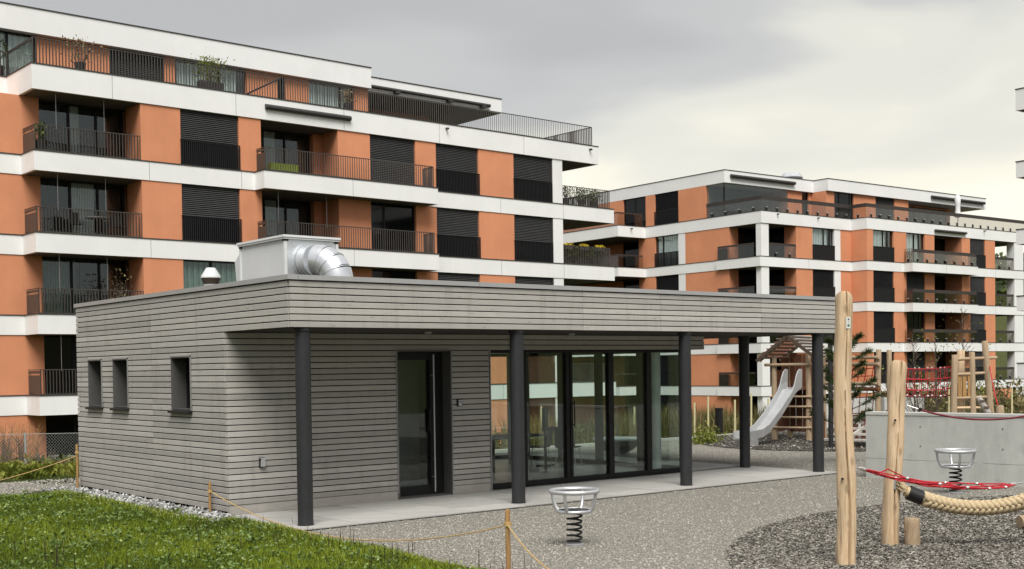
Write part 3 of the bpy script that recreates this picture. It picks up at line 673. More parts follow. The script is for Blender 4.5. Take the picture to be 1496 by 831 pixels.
def glass_rail(par, path, z0, h=1.0, top=.24, clamps=True, first_plain=True):
    rail = MB(); pan = MB(); cl = MB(); tp = MB()
    for i, (p, q) in enumerate(zip(path[:-1], path[1:])):
        p3, q3 = Vector((*p, 0)), Vector((*q, 0)); L_ = (q3-p3).length; Z = lambda z: Vector((0,0,z))
        plain = first_plain and i == 0 and len(path) > 2
        if plain: rail.beam(p3+Z(z0+h), q3+Z(z0+h), .045, .03)
        else: rail.beam(p3+Z(z0+h-top/2), q3+Z(z0+h-top/2), .035, top)
        pan.beam(p3+Z(z0+h/2-.04), q3+Z(z0+h/2-.04), .014, h-.12 if plain else h-top-.04) if plain else pan.beam(p3+Z(z0+(h-top)/2+.02), q3+Z(z0+(h-top)/2+.02), .014, h-top-.04)
        d = (q3-p3).normalized(); n = max(1, int(L_/1.05)); nr = Vector((d.y, -d.x, 0))
        for k in range(n):
            c = p3.lerp(q3, (k+.5)/n); cl.beam(c-d*.07+nr*.05+Z(z0+.15), c+d*.07+nr*.05+Z(z0+.15), .06, .26); tp.beam(c-d*.075+nr*.05+Z(z0+.30), c+d*.075+nr*.05+Z(z0+.30), .07, .05)
        if plain:
            for k in range(int(L_/.14)): c = p3.lerp(q3, (k+.5)/int(L_/.14)); rail.beam(c-d*.008+Z(z0+.5), c+d*.008+Z(z0+.5), .01, h-.08)
    ro = rail.build('railing', 'brownp', par); pan.build('rail_pane', 'smoked', ro)
    if clamps: cl.build('clamp', 'black', ro, kind='stuff'); tp.build('clamp_cap', 'alu', ro, kind='stuff')
    return ro
def inset(poly, d):
    n = len(poly); ar = sum(poly[i][0]*poly[(i+1) % n][1]-poly[(i+1) % n][0]*poly[i][1] for i in range(n)); sg = 1 if ar > 0 else -1; out_ = []
    for i in range(n):
        a, b, c = [Vector(poly[(i+k) % n]) for k in (-1, 0, 1)]; e1 = (b-a).normalized(); e2 = (c-b).normalized()
        n1 = Vector((-e1.y, e1.x))*sg; n2 = Vector((-e2.y, e2.x))*sg; out_.append(tuple(b+(n1+n2)*d/(1+n1.dot(n2))))
    return out_
def slab(par, poly, z0, z1, name='floor_band', mat='white', joints=()):
    o = MB().prism(poly, z0, z1).build(name, mat, par); cx = sum(p[0] for p in poly)/len(poly); MB().prism(inset(poly, .12), z0-.012, z0-.0005).build('soffit', 'soff_w', o); MB().prism(inset(poly, -.02), z1+.0005, z1+.04).build('edge_strip', 'edge', o)  # added dark plate paints the shade under the slab
    if joints:
        j_ = MB()
        for (x, y) in joints: j_.box((x-.006, y-.003, z0+.01), (x+.006, y+.05, z1-.01))
        j_.build('band_joint', 'reveal', o, kind='stuff')
    return o
def awning(par, F, u0, u1, z, w=.12, r=.1, name='awning_case'):
    a = F.m(u0, w); b = F.m(u1, w); MB().tube([(*a, z), (*b, z)], r, 10).build(name, 'awn', par, True)
def spout(par, F, u, z):
    a = F.m(u, 0); b = F.m(u, .22); MB().tube([(*a, z), (*b, z-.03)], .05, 8).build('drain_spout', 'awn', par, True)
# ---------------------------------------------------------------- building A (left)
bA = empty('apartment_building', (0, 28.284, 0), .0212, 'long terracotta and white apartment block behind the pavilion at left', 'apartment building')
zA = lambda k: 1.3535+2.95*k; BT = .705
FA = Fac(bA, 'front', 0.0); FR = Fac(bA, 'front', 1.35); AT = Fac(bA, 'front', 4.3); AT2 = Fac(bA, 'front', 8.4)
body = [(-12, 1.9), (31.7, 1.9), (31.7, 15), (-12, 15)]
for k in range(-1, 4):
    z0 = zA(k); z1 = zA(k+1)-BT if k < 3 else 12.41
    if k >= 0:
        poly = [(-12, 1.32), (6.55, 1.32), (6.55, -.03), (15.39, -.03), (15.39, -.81), (24.1, -.81), (24.1, -.03), (36.0, -.03), (36.0, 3.6), (31.9, 3.6), (31.9, 15), (-12, 15)]
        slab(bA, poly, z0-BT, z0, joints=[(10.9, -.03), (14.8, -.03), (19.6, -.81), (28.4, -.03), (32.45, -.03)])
    zf = z0+.036 if k >= 0 else z0
    MB().prism(body, zf, z1).build('wall', 'orange', bA)
    FR.wall(-12, 7.25, zf, z1, t=.54)
    if k >= 0 or True:
        FR.window(7.25, 10.6, zf, z1-.02, (.36, .68), .3, curtain={1: ('curtain_g', (0, .42)), 2: ('curtain', (.37, .66)), 3: ('curtain', (.37, .50))}.get(k))  # pale panels paint sky reflected in the upper panes
    MB().box((10.6, .0, zf), (12.22, 1.35, z1)).build('wall_panel', 'orange', bA)
    FA.window(12.22, 14.73, zf, z1, (.5,) if k in (0, 1) else (.5,), .14, blind=0 if k in (0, 1) else .56, guard=.98 if k > 1 else 0, curtain=('curtain_g', (0, 1)) if k == 1 else None)
    FA.wall(14.73, 15.72, zf, z1, t=1.35)
    FR.window(15.75, 19.0, zf, z1-.02, (.3, .62), .3, curtain=('curtain', (.3, .5)) if k > 1 else None); FR.wall(19.0, 19.4, zf, z1, t=.54)  # pale panel painted as a sky reflection in the glazing
    MB().box((19.4, .0, zf), (21.04, 1.35, z1)).build('wall_panel', 'orange', bA)
    FA.window(21.04, 23.47, zf, z1, (.32,), .14, blind=.97 if k == 3 else 0)
    FA.wall(23.47, 24.62, zf, z1)
    FA.window(24.62, 27.11, zf, z1, (), .14, blind=.56 if k > 0 else .3, guard=.98)
    FA.wall(27.11, 29.26, zf, z1)
    FA.window(29.26, 31.70, zf, z1, (), .14, blind=.56 if k > 0 else .2, guard=.98)
    MB().box((31.79, -.004, zf), (32.44, .62, z1)).build('corner_pillar', 'white', bA); MB().box((31.70, .02, zf), (31.79, .5, z1)).build('rain_pipe', 'edge', bA)
    if k >= 0:
        railing(bA, [(6.64, 1.3), (6.64, .06), (10.72, .06)], zf-.036, panel_first=True); railing(bA, [(15.5, -.03), (15.5, -.73), (23.9, -.73), (23.9, -.03)], zf-.036, panel_first=True)
        railing(bA, [(32.5, .06), (35.75, .06), (35.75, 3.4)], zf-.036)
        for s_ in (7.5, 9.3): MB().tube([(s_, .3, z0+.9), (s_, .3, z1)], .006, 5).build('awning_cable', 'alu', bA)
        if k < 3:
            for s_ in (16.3, 18.6): MB().tube([(s_, -.3, z0+.9), (s_, -.3, z1)], .006, 5).build('awning_cable', 'alu', bA)
tpoly = [(-12, 2.65), (6.53, 2.65), (6.53, -.05), (34.92, -.05), (34.92, 4.0), (32.4, 4.0), (32.4, 15), (-12, 15)]
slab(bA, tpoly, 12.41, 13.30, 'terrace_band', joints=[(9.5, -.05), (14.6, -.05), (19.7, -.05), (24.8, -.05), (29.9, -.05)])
railing(bA, [(-10, 2.75), (6.6, 2.75)], 13.30, .97, .118); railing(bA, [(6.63, .05), (34.55, .05), (34.55, 3.9)], 13.30, .97, .118); glass_rail(bA, [(6.63, 2.72), (6.63, .08)], 13.30, .985, .10, False, False)
awning(bA, FA, 15.9, 20.0, 12.93, .1, .11); 
for s_ in (25.2, 34.3): spout(bA, FA, s_, 13.12)
zt = 13.336
for u0, u1 in ((8.26, 11.2), (13.6, 14.1), (17.42, 20.62), (23.1, 23.86)): AT.wall(u0, u1, zt, 15.5)
for u0, u1, mu in ((-12, 4.5, ()), (14.1, 17.42, (.62,)), (20.62, 23.1, (.7,))): AT.window(u0, u1, zt, 15.5, mu, .1, curtain=('curtain', (.02, .9)))  # pale panels imitate bright sky in the attic glass
AT.window(4.5, 8.2, zt, 15.5, (.72,), .1, curtain=('curtain', (.0, 1.)))  # pale panel stands for sky reflected in the left glazing
AT.wall(8.2, 8.26, zt, 15.5, 'edge')
AT.window(11.2, 13.6, zt, 15.5, (.5,), .1, blind=.97)
MB().box((-12, 4.7, zt), (23.86, 15, 15.5)).build('wall', 'orange', bA); MB().box((23.9, 5.6, 15.705), (33.1, 12.9, 15.718)).build('soffit', 'soff_w', bA); MB().box((23.861, 8.5, zt), (30.6, 15, 15.7)).build('wall', 'orange', bA)  # dark soffit plate paints shade under the roof overhang
AT2.window(25.0, 27.5, zt, 15.5, (.5,), -.03); 
rb = MB().prism([(-12, 4.0), (23.87, 4.0), (23.87, 15.2), (-12, 15.2)], 15.5, 16.46).build('roof_band', 'white', bA); MB().prism([(-12, 3.97), (23.90, 3.97), (23.90, 15.2), (-12, 15.2)], 16.461, 16.50).build('edge_strip', 'edge', rb)
rb = MB().prism([(23.9, 5.5), (33.2, 5.5), (33.2, 13), (23.9, 13)], 15.72, 16.46).build('roof_band', 'white', bA); MB().prism([(23.9, 5.47), (33.23, 5.47), (33.23, 13), (23.9, 13)], 16.461, 16.50).build('edge_strip', 'edge', rb)
F55 = Fac(bA, 'front', 5.5); awning(bA, F55, 24.0, 32.3, 15.98, .12, .09)
for u in (26.3, 29.6, 31.8): F55.bx(MB(), u-.12, u+.12, 0, .3, 15.8, 15.92).build('awning_bracket', 'awn', bA)
# ---------------------------------------------------------------- building B (middle right)
bB = empty('apartment_building', (57.82, 37.27, 0), -.0344, 'stepped terracotta and white apartment block beyond the playground', 'apartment building')
zB = lambda k: 3.583+2.95*k; BB = .66
FB = Fac(bB, 'front', 0.); FB2 = Fac(bB, 'front', -1.39); LB = Fac(bB, 'left', 0.)
E_ = 30.45
for k in range(-2, 3):
    z0 = zB(k); z1 = zB(k+1)-BB if k < 2 else 11.77; zf = z0+.036 if k > -2 else z0-.2
    if k > -2:
        poly = [(-.03, 11.35), (-.03, 4.0), (-.2, 4.0), (-.2, -.06), (9.67, -.06), (9.67, -1.42), (14.02, -1.42), (14.02, -2.2), (22.5, -2.2), (22.5, -1.42), (E_, -1.42), (E_, 15), (18, 15), (18, 27), (-2.8, 27), (-2.8, 11.35)]
        slab(bB, poly, z0-BB, z0, joints=[(4.9, -.06), (18.3, -2.2), (26.2, -1.42)])
    # corner column and loggia
    MB().box((.0, .0, zf), (.77, .46, z1)).build('corner_pillar', 'white', bB)
    MB().box((.0, 2.93, zf), (.94, 3.3, z1)).build('wall_panel', 'orange', bB); FB.bx(MB(), .94, 3.6, -2.93, -3.2, zf, z1).build('pane', 'dglass', bB)
    MB().box((3.62, .0, zf), (5.39, 1.05, z1)).build('wall_panel', 'orange', bB); MB().box((3.66, 1.05, zf), (3.8, 3.2, z1)).build('pane', 'dglass', bB)
    FB.window(5.39, 7.80, zf, z1, (.58, .86), .14, blind=0 if k == 2 else .56, guard=1.05, gsolid=True, curtain=('curtain', (0, .8)) if k == 2 else None, bmat='blind_dark')
    MB().box((7.80, -.004, zf), (8.50, .35, z1)).build('wall_strip', 'white', bB)
    FB.wall(8.50, 9.70, zf, z1)
    MB().box((9.70, -1.39, zf), (10.43, .35, z1)).build('wall_panel', 'orange', bB)
    FB2.window(10.43, 12.87, zf, z1, (.55, .77), .14, blind=0 if k == 2 else .56, guard=1.05, gsolid=True, curtain=('curtain', (0, .72)) if k == 2 else None, bmat='blind_dark')
    FB2.wall(12.87, 14.42, zf, z1)
    FB2.window(14.42, 16.73, zf, z1, (.5, .75), .14, blind=.9 if k in (-1, 1) else 0, curtain=('curtain', (0, .78)) if k == 2 else None)
    FB2.wall(16.73, 17.96, zf, z1)
    MB().box((21.59, -1.39, zf), (22.71, .1, z1)).build('wall_panel', 'orange', bB); Fac(bB, 'front', .1).window(17.9, 21.6, zf, z1, (.5,), .05)
    FB2.window(22.71, 24.80, zf, z1, (), .14, blind=.56, guard=1.0, gsolid=True)
    FB2.wall(24.80, 26.21, zf, z1, t=1.3)
    MB().box((29.05, -1.385, zf), (E_-.05, -.7, z1)).build('corner_pillar', 'white', bB)
    if k == -2: FB2.wall(26.21, 29.05, zf, z1, t=.3)
    # left face
    LB.wall(3.3, 7.19, zf, z1); MB().box((-.004, 7.19, zf), (.35, 7.89, z1)).build('wall_strip', 'white', bB)
    LB.window(7.89, 10.32, zf, z1, (.7,), .12, guard=1.0, blind=0 if k == 2 else .55, curtain=('curtain', (.05, .95)) if k == 2 else None, bmat='blind_dark'); LB.wall(10.32, 12.1, zf, z1)
    Lr = Fac(bB, 'left', 1.2); Lr.window(12.1, 15.2, zf, z1, (.4,), .1); Lr.wall(15.2, 26, zf, z1)
    MB().prism([(4.0, 3.3), (17.9, 3.3), (17.9, .5), (24.7, .5), (24.7, 14.9), (17.9, 14.9), (17.9, 26.9), (1.5, 26.9), (1.5, 12.1), (.4, 12.1), (.4, 3.4)], zf, z1).build('wall', 'orange', bB)
    if k > -2:
        glass_rail(bB, [(-.12, 3.9), (-.12, .55)], zf-.036, .98, .12, False, False)
        MB().box((-.12, 3.0, zf), (-.1, 3.9, zf+.8)).build('side_panel', 'brownp', bB)
        glass_rail(bB, [(.8, .02), (3.6, .02)], zf-.036, .98, .16)
        glass_rail(bB, [(14.1, -1.45), (14.1, -2.12), (22.4, -2.12), (22.4, -1.45)], zf-.036, 1.0, .24)
        glass_rail(bB, [(26.25, -1.33), (29.0, -1.33)], zf-.036, 1.0, .2)
        glass_rail(bB, [(-.2, 11.45), (-2.7, 11.45), (-2.7, 26)], zf-.036, .98, .1, False, False)
tp = [(-.03, 11.35), (-.03, -.06), (9.67, -.06), (9.67, -1.42), (E_+.9, -1.42), (E_+.9, 15), (18, 15), (18, 27), (-2.8, 27), (-2.8, 11.35)]
slab(bB, tp, 11.77, 12.58, 'terrace_band')
glass_rail(bB, [(.06, 5.2), (.06, .05), (9.76, .05), (9.76, -1.3), (E_+.8, -1.3)], 12.58, 1.05, .26, first_plain=False)
glass_rail(bB, [(-.2, 11.45), (-2.7, 11.45), (-2.7, 26)], 12.58, 1.0, .1, False, False)
zt = 12.616; LA = Fac(bB, 'left', .0); FA3 = Fac(bB, 'front', 3.5); FA4 = Fac(bB, 'front', 2.15)
LA.wall(5.1, 7.85, zt, 14.92); LA.window(7.85, 10.3, zt, 14.92, (), .1, blind=.55, guard=1.0, bmat='blind_dark'); LA.wall(10.3, 11.3, zt, 14.92); LA.window(11.3, 13.8, zt, 14.92, (.5,), .12); LA.wall(13.8, 27, zt, 14.92)
g = MB()
for a, b in ((.24, 1.9), (1.92, 3.55), (3.57, 5.2), (5.22, 6.9)): g.box((a, 3.5, zt), (b, 3.515, 14.9))
g.box((.1, 3.52, zt), (.115, 5.08, 14.9)); g.build('glass_screen', 'clear', bB, kind='stuff')
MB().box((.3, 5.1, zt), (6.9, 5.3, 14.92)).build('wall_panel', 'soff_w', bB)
FA3.wall(6.95, 8.55, zt, 14.92, t=1.6); FA3.window(8.55, 9.3, zt, 14.92, (), .1); FA3.wall(9.3, 9.62, zt, 14.92)
MB().box((9.62, 2.15, zt), (10.6, 3.6, 14.92)).build('wall_panel', 'orange', bB)
for u0, u1, t in ((10.6, 12.9, 'w'), (12.9, 15.6, 'o'), (15.6, 18.0, 'b'), (18.0, 19.8, 'o')):
    FA4.wall(u0, u1, zt, 14.92) if t == 'o' else FA4.window(u0, u1, zt, 14.92, (.3, .85) if t == 'w' else (), .1, blind=.97 if t == 'b' else 0)
MB().box((19.8, 3.4, zt), (27.4, 3.7, 14.85)).build('wall_panel', 'orange', bB); Fac(bB, 'front', 3.35).window(20.4, 26.8, zt, 14.7, (.3, .6), 0)
MB().prism([(.4, 5.3), (8.5, 5.3), (8.5, 3.7), (27.4, 3.7), (27.4, 14), (18, 14), (18, 26.9), (.4, 26.9)], zt, 14.9).build('wall', 'orange', bB)
poly = [(0, 3.3), (9.62, 3.3), (9.62, 1.95), (30.4, 1.95), (30.4, 15), (18, 15), (18, 27), (0, 27)]
rb = MB().prism(poly, 14.93, 15.80).build('roof_band', 'white', bB); MB().prism([(-.03, 3.27), (9.59, 3.27), (9.59, 1.92), (30.43, 1.92), (30.43, 15), (18, 15), (18, 27), (-.03, 27)], 15.801, 15.84).build('edge_strip', 'edge', rb)
F33 = Fac(bB, 'front', 3.3); awning(bB, F33, .55, 7.4, 15.42, .12, .12); F19 = Fac(bB, 'front', 1.95); awning(bB, F19, 22.5, 30.0, 15.38, .12, .12); awning(bB, FB2, 17.9, 22.0, 12.1, .14, .1)
for F_, u in ((FB, 1.6), (FB, 5.9), (FB2, 24.6)): spout(bB, F_, u, 12.45)
spout(bB, Fac(bB, 'front', 11.35), -1.5, 12.4)
MB().box((10.0, 5.6, 15.84), (11.0, 6.6, 16.25)).build('vent_shaft', 'hvac', bB); m = MB(); m.lathe([(.72, 16.25), (.9, 16.45), (.9, 16.5), (.62, 16.8), (.6, 16.82)], (10.5, 6.1), 8); m.build('vent_cowl', 'galv', bB)
# ---------------------------------------------------------------- building C (right edge)
bC = empty('apartment_building', (42.2, 10.6, 0), -.0344, 'pale balcony corner of a third apartment block at the right picture edge', 'apartment building')
for zb_, zt_ in ((12.87, 13.76), (9.99, 10.66), (7.13, 7.75), (4.27, 4.89), (1.35, 2.0)):
    slab(bC, [(0, 0), (9, 0), (9, -12), (0, -12)], zb_, zt_); glass_rail(bC, [(8.5, -.42), (.42, -.42), (.42, -11.5)], zt_, 1.0, .2, False, False)
MB().box((1.6, -2.4, -1.2), (9, -12, 16)).build('wall', 'orange', bC)
CF = Fac(bC, 'left', 1.6)
for z in (-1.2, 2.04, 4.93, 7.79, 10.7): CF.window(-11, -8, z, z+2.1, (.5,), -.12); CF.window(-6, -3.4, z, z+2.1, (.5,), -.12)
MB().box((1.2, -2.2, 15.8), (9, -12.2, 16.5)).build('roof_band', 'white', bC)
# ================================================================== playground
def log_mesh(p, q, r0, r1, crack_ang=None, seed=0, n=40, m=26, top_tilt=0., top_round=.03, wob=.06):
    rg = np.random.default_rng(seed); p = Vector(p); q = Vector(q); mb = MB(); ax = (q-p)
    ph = rg.uniform(0, 6.28, 6); ringv = []
    for i in range(m):
        t = i/(m-1); r = r0+(r1-r0)*t
        cx = wob*r*math.sin(2.2*PI*t+ph[0])*.8; cy = wob*r*math.sin(3.1*PI*t+ph[1])*.8
        for k in range(n):
            a = 2*PI*k/n; rr = r*(1+.035*math.sin(3*a+ph[2]+4*t)+.025*math.sin(5*a+ph[3]-6*t)+.022*math.sin(9*t*PI+ph[4]+a*2)+.012*math.sin(23*t+ph[1]-3*a))
            if crack_ang is not None:
                da = (a-crack_ang-.12*math.sin(4*t+ph[5])-.07*math.sin(11*t)+PI) % (2*PI)-PI; wdt = .15*(.6+.5*math.sin(5*t+1.0))
                if abs(da) < wdt*1.0: rr *= .55+.4*abs(da)/wdt
            z = t*ax.length
            if top_tilt and i >= m-1: z += rr*math.cos(a-.6)*top_tilt
            ringv.append((cx+rr*math.cos(a), cy+rr*math.sin(a), z))
    top = [(x*.9, y*.9, z+top_round) for x, y, z in ringv[-n:]]
    vs = ringv+top; fs = []
    for i in range(m):
        for k in range(n): fs.append((i*n+k, i*n+(k+1) % n, (i+1)*n+(k+1) % n, (i+1)*n+k))
    fs += [tuple(range(n))[::-1], tuple(range(m*n, (m+1)*n))]; mb.add(vs, fs)
    rot = Vector((0,0,1)).rotation_difference(ax.normalized()).to_matrix().to_4x4(); rot.translation = p
    return mb, rot
def log_obj(name, p, q, r0, r1, mat='log', parent=None, **kw):
    mb, mtx = log_mesh(p, q, r0, r1, **kw); o = mb.build(name, mat, parent, True)
    o.matrix_world = mtx; 
    return o
p1 = log_obj('log_post', (2.77, -8.81, -.06), (2.81, -8.76, 2.80), .102, .088, crack_ang=R(236), seed=3, n=96, m=60, top_tilt=-.45, wob=.16)
tag(p1, 'tallest pale peeled log post with a long crack and small plate', 'log post')
pl = MB().box((-.024, -.012, 2.485), (.024, .0, 2.605)).build('plate', 'sign_w', p1); pl.location = (.092*math.cos(R(248)), .092*math.sin(R(248)), .05); pl.rotation_euler = (0, 0, R(248+90))
MB().box((-.013, -.0145, 2.505), (.013, -.0125, 2.53)).build('print', 'sign_g', pl); MB().box((-.008, -.0145, 2.572), (.010, -.0125, 2.59)).build('print', 'reveal', pl); MB().box((-.008, -.0145, 2.548), (.008, -.0125, 2.555)).build('print', 'trim', pl)
MB().tube([(-.095, -.03, .955), (-.115, -.05, .955)], .013, 8).build('bolt', 'black', p1, True)
p2 = log_obj('log_post', (4.33, -8.30, -.06), (4.43, -8.36, 2.06), .098, .094, crack_ang=R(240), seed=8, n=80, m=40, top_tilt=-.55, wob=.14)
tag(p2, 'second pale log post holding the thick braided rope', 'log post')
MB().tube([(-.09, -.05, 1.50), (-.108, -.065, 1.50)], .014, 8).build('bolt', 'black', p2, True); MB().box((-.085, -.085, .70), (-.065, -.06, .82)).build('bracket', 'alu', p2)
p5 = log_obj('log_post', (5.72, -9.78, -.06), (5.75, -9.8, 2.2), .10, .092, seed=12, top_tilt=-.3); tag(p5, 'log post beyond the right picture edge that ends the ropes', 'log post')
stp = log_obj('log_stump', (4.475, -8.50, -.05), (4.475, -8.50, .27), .088, .086, mat='log2', seed=5, m=8, wob=0); tag(stp, 'short upright log stump at the foot of the second post', 'log stump')
lg = log_obj('log', (6.62, -8.66, .07), (7.3, -9.1, .09), .082, .082, mat='log2', seed=6, m=10, wob=0); tag(lg, 'short log lying at the right picture edge', 'log')
MB().box((6.9, -9.0, -.05), (7.1, -8.8, .0)).build('log_cradle', 'log2')
bpy.data.objects['log_cradle'].parent = lg; bpy.data.objects['log_cradle'].matrix_parent_inverse = lg.matrix_world.inverted()
# red rope net (hammock) between the tall post and the edge post
nt_ = empty('rope_net', (2.9, -8.9, 0), 0, 'red rope hammock net stretched from the tall log post', 'rope net')
O0 = Vector((2.9, -8.9, 0)); A0 = Vector((2.93, -8.87, 1.0)); B0 = Vector((4.78, -9.60, .745))
def nP(t, s, drop=.0):       # t along, s sideways
    c = A0.lerp(B0, t); side = Vector((.37, .93, 0)); wd = .42*math.sin(PI*t)**.8
    return c+side*wd*s-Vector((0, 0, .13*4*t*(1-t)*(1-.35*abs(s))+drop))-O0
for s_ in (-1, -.35, .35, 1):
    MB().tube([nP(t, s_) for t in np.linspace(0.03, .97, 14)], .0085, 6).build('strand', 'red', nt_, True)
for t in (.2, .36, .52, .68, .84):
    MB().tube([nP(t, s_, .0) for s_ in (-1, -.35, .35, 1)], .009, 6).build('cross_strand', 'red', nt_, True)
MB().tube([nP(.2, 1), nP(.24, .6)+Vector((0,0,.09)), nP(.45, .8)], .008, 6).build('cross_strand', 'red', nt_, True)
for a, b, c_, d_ in ((.05, -1, .3, 1), (.3, 1, .55, -1), (.55, -1, .8, 1), (.1, 1, .4, -1), (.45, 1, .75, -1)): MB().tube([nP(a, b), nP((a+c_)/2, (b+d_)/2), nP(c_, d_)], .008, 6).build('cross_strand', 'red', nt_, True)
for t in (.2, .36, .52, .68, .84):
    for s_ in (-1, 1):
        MB().ell(nP(t, s_), ((.024, 0, 0), (0, .024, 0), (0, 0, .018)), 8, 5).build('knot', 'ferr', nt_, True)
MB().tube([Vector((2.86, -8.85, 1.01))-O0, A0-O0], .008, 6).tube([A0-O0, nP(.035, 0)], .022, 8).build('ferrule', 'ferr', nt_, True)
MB().tube([B0-O0, Vector((5.66, -9.77, .80))-O0], .008, 6).tube([nP(.965, 0), B0-O0], .022, 8).build('ferrule', 'ferr', nt_, True)
# thick braided rope
br = empty('braided_rope', (4.38, -8.45, .6), 0, 'thick cream braided rope sagging from the second log post', 'braided rope')
O1 = Vector((4.38, -8.45, .6)); pts = catenary((4.36, -8.42, .645), (5.66, -9.74, .70), .255, 60); pts = [p-O1 for p in pts]
MB().tube(pts[2:], .064, 10).build('core', 'hemp', br, True)
MB().tube(pts[3:9], [.086]*6, 16).build('sleeve', 'black', br, True)
bd = MB(); 
L_ = [0]
for a, b in zip(pts[:-1], pts[1:]): L_.append(L_[-1]+(b-a).length)
def on(sv_):
    i = max(0, min(len(pts)-2, int(np.searchsorted(L_, sv_)-1))); t = (sv_-L_[i])/(L_[i+1]-L_[i]); return pts[i].lerp(pts[i+1], t), (pts[i+1]-pts[i]).normalized()
sv_ = L_[9]; step = .066
while sv_ < L_[-1]-.03:
    c, d = on(sv_); sd_ = d.cross(Vector((0,0,1))).normalized(); up = sd_.cross(d)
    for q in range(4):
        a = 2*PI*q/4+R(38); off = sd_*math.cos(a)+up*math.sin(a); tg = (-sd_*math.sin(a)+up*math.cos(a))*(1 if q % 2 else -1)
        cc = c+off*.053+d*(.5*step if q % 2 else 0); la = (d*.60+tg*.80).normalized(); lb = off.cross(la)
        bd.ell(cc, (la*.074, lb*.038, off*.040), 10, 6)
    sv_ += step
bd.build('braid', 'hemp', br, True, kind='stuff')
ek = MB()
for q in range(26):
    a = q*2.4; r_k = .012+.055*(q/26)**.5; b0 = Vector(pts[2])+Vector((0,0,.0)); b1 = Vector(pts[0])+Vector((r_k*math.cos(a), r_k*math.sin(a)*.7, .03+r_k*math.sin(a*1.7)*.9))
    ek.tube([b0, b0.lerp(b1, .5)+(b1-Vector(pts[0]))*.35, b1+Vector((-.01, .0, .02))], [.016, .017, .008], 6)
ek.build('frayed_end', 'hemp', br, True, kind='stuff')
# sagging red safety rope
rr = empty('sagging_rope', (4.5, -8.42, 1.6), 0, 'single dark red rope sagging from the second post to the right', 'rope')
cp = [p-Vector((4.5, -8.42, 1.6)) for p in catenary((4.50, -8.43, 1.61), (5.68, -9.74, 1.60), .17, 24)]
MB().tube(cp[2:], .0115, 8).build('rope_line', 'darkred', rr, True); MB().tube(cp[:3], .008, 6).build('ferrule', 'ferr', rr, True); MB().box(cp[2]-Vector((.02, .02, .02)), cp[2]+Vector((.02, .02, .02))).build('clip', 'black', rr)
# spring bowls
def spring_bowl(x, y, rz, label, s=1.0):
    e_ = empty('spring_bowl', (x, y, -.03), rz, label, 'spring rider', 'steel spring bowl riders')
    hel = [(.088*math.cos(t), .088*math.sin(t), .03+.355*t/(2*PI*5.3)) for t in np.linspace(0, 2*PI*5.3, 110)]
    MB().tube(hel, .0125, 8).build('spring', 'black_steel', e_, True)
    MB().lathe([(.12, 0), (.12, .02), (.10, .03)], (0,0), 20).build('foot', 'trim', e_, True); MB().lathe([(.10, .385), (.10, .405)], (0,0), 20).build('spring_plate', 'black', e_, True)
    MB().lathe([(.185, .405), (.195, .412), (.19, .43), (.02, .438)], (0,0), 28).build('seat', 'steel', e_, True)
    MB().tube([(.205*math.cos(t), .205*math.sin(t), .418) for t in np.linspace(0, 2*PI, 37)[:-1]], .0205, 10, True).build('lower_ring', 'alu', e_, True)
    MB().tube([(.285*math.cos(t), .285*math.sin(t), .655) for t in np.linspace(0, 2*PI, 49)[:-1]], .0265, 12, True).build('rim', 'alu', e_, True)
    for t in (R(-65), R(25), R(118), R(205)):
        c, s_ = math.cos(t), math.sin(t); MB().tube([(.2*c, .2*s_, .42), (.235*c, .235*s_, .455), (.268*c, .268*s_, .54), (.284*c, .284*s_, .655)], .0205, 10).build('side_bar', 'alu', e_, True)
    return e_
spring_bowl(1.715, -5.69, R(0), 'steel spring bowl standing alone on gravel before the terrace')
s2 = spring_bowl(10.0, -5.75, R(20), 'steel spring bowl in front of the concrete wall'); s2.scale = (1.06,)*3
# concrete wall
cw = empty('concrete_wall', (11.45, -3.05, 0), 0, 'long smooth cast concrete wall behind the right spring bowl', 'concrete wall')
def wp(t, off): 
    y = -t; x = .022*t*t*.55+.05*t; dxx = .0242*t+.05; n_ = Vector((1, dxx, 0)).normalized(); return (x+n_.x*off, y+n_.y*off)
ts = np.linspace(0, 9, 19)
for a, b in ((0, 4.4), (4.41, 9)):
    tt = np.linspace(a, b, 9); MB().prism([wp(t, 0) for t in tt]+[wp(t, .30) for t in tt[::-1]], -.1, 1.15).build('wall_section', 'conc', cw)
    MB().prism([wp(t, -.012) for t in tt]+[wp(t, .32) for t in tt[::-1]], 1.1505, 1.2).build('coping', 'conc_top_lit', cw)  # lighter top carries painted sky light
for t in (1.1, 2.6, 4.0, 5.6):
    for z in (.6, .95): x_, y_ = wp(t, -.004); MB().lathe([(.011, -.004), (.011, .004)], (0,0), 12).build('tie_hole', 'reveal', cw).matrix_local = Matrix.Translation((x_, y_, z)) @ Matrix.Rotation(PI/2, 4, 'Y')
for a, b in ((0, 4.4), (4.41, 9)): tt = np.linspace(a+.01, b-.01, 6); MB().prism([wp(t, -.002) for t in tt]+[wp(t, .01) for t in tt[::-1]], .338, .342).build('formwork_line', 'reveal', cw)
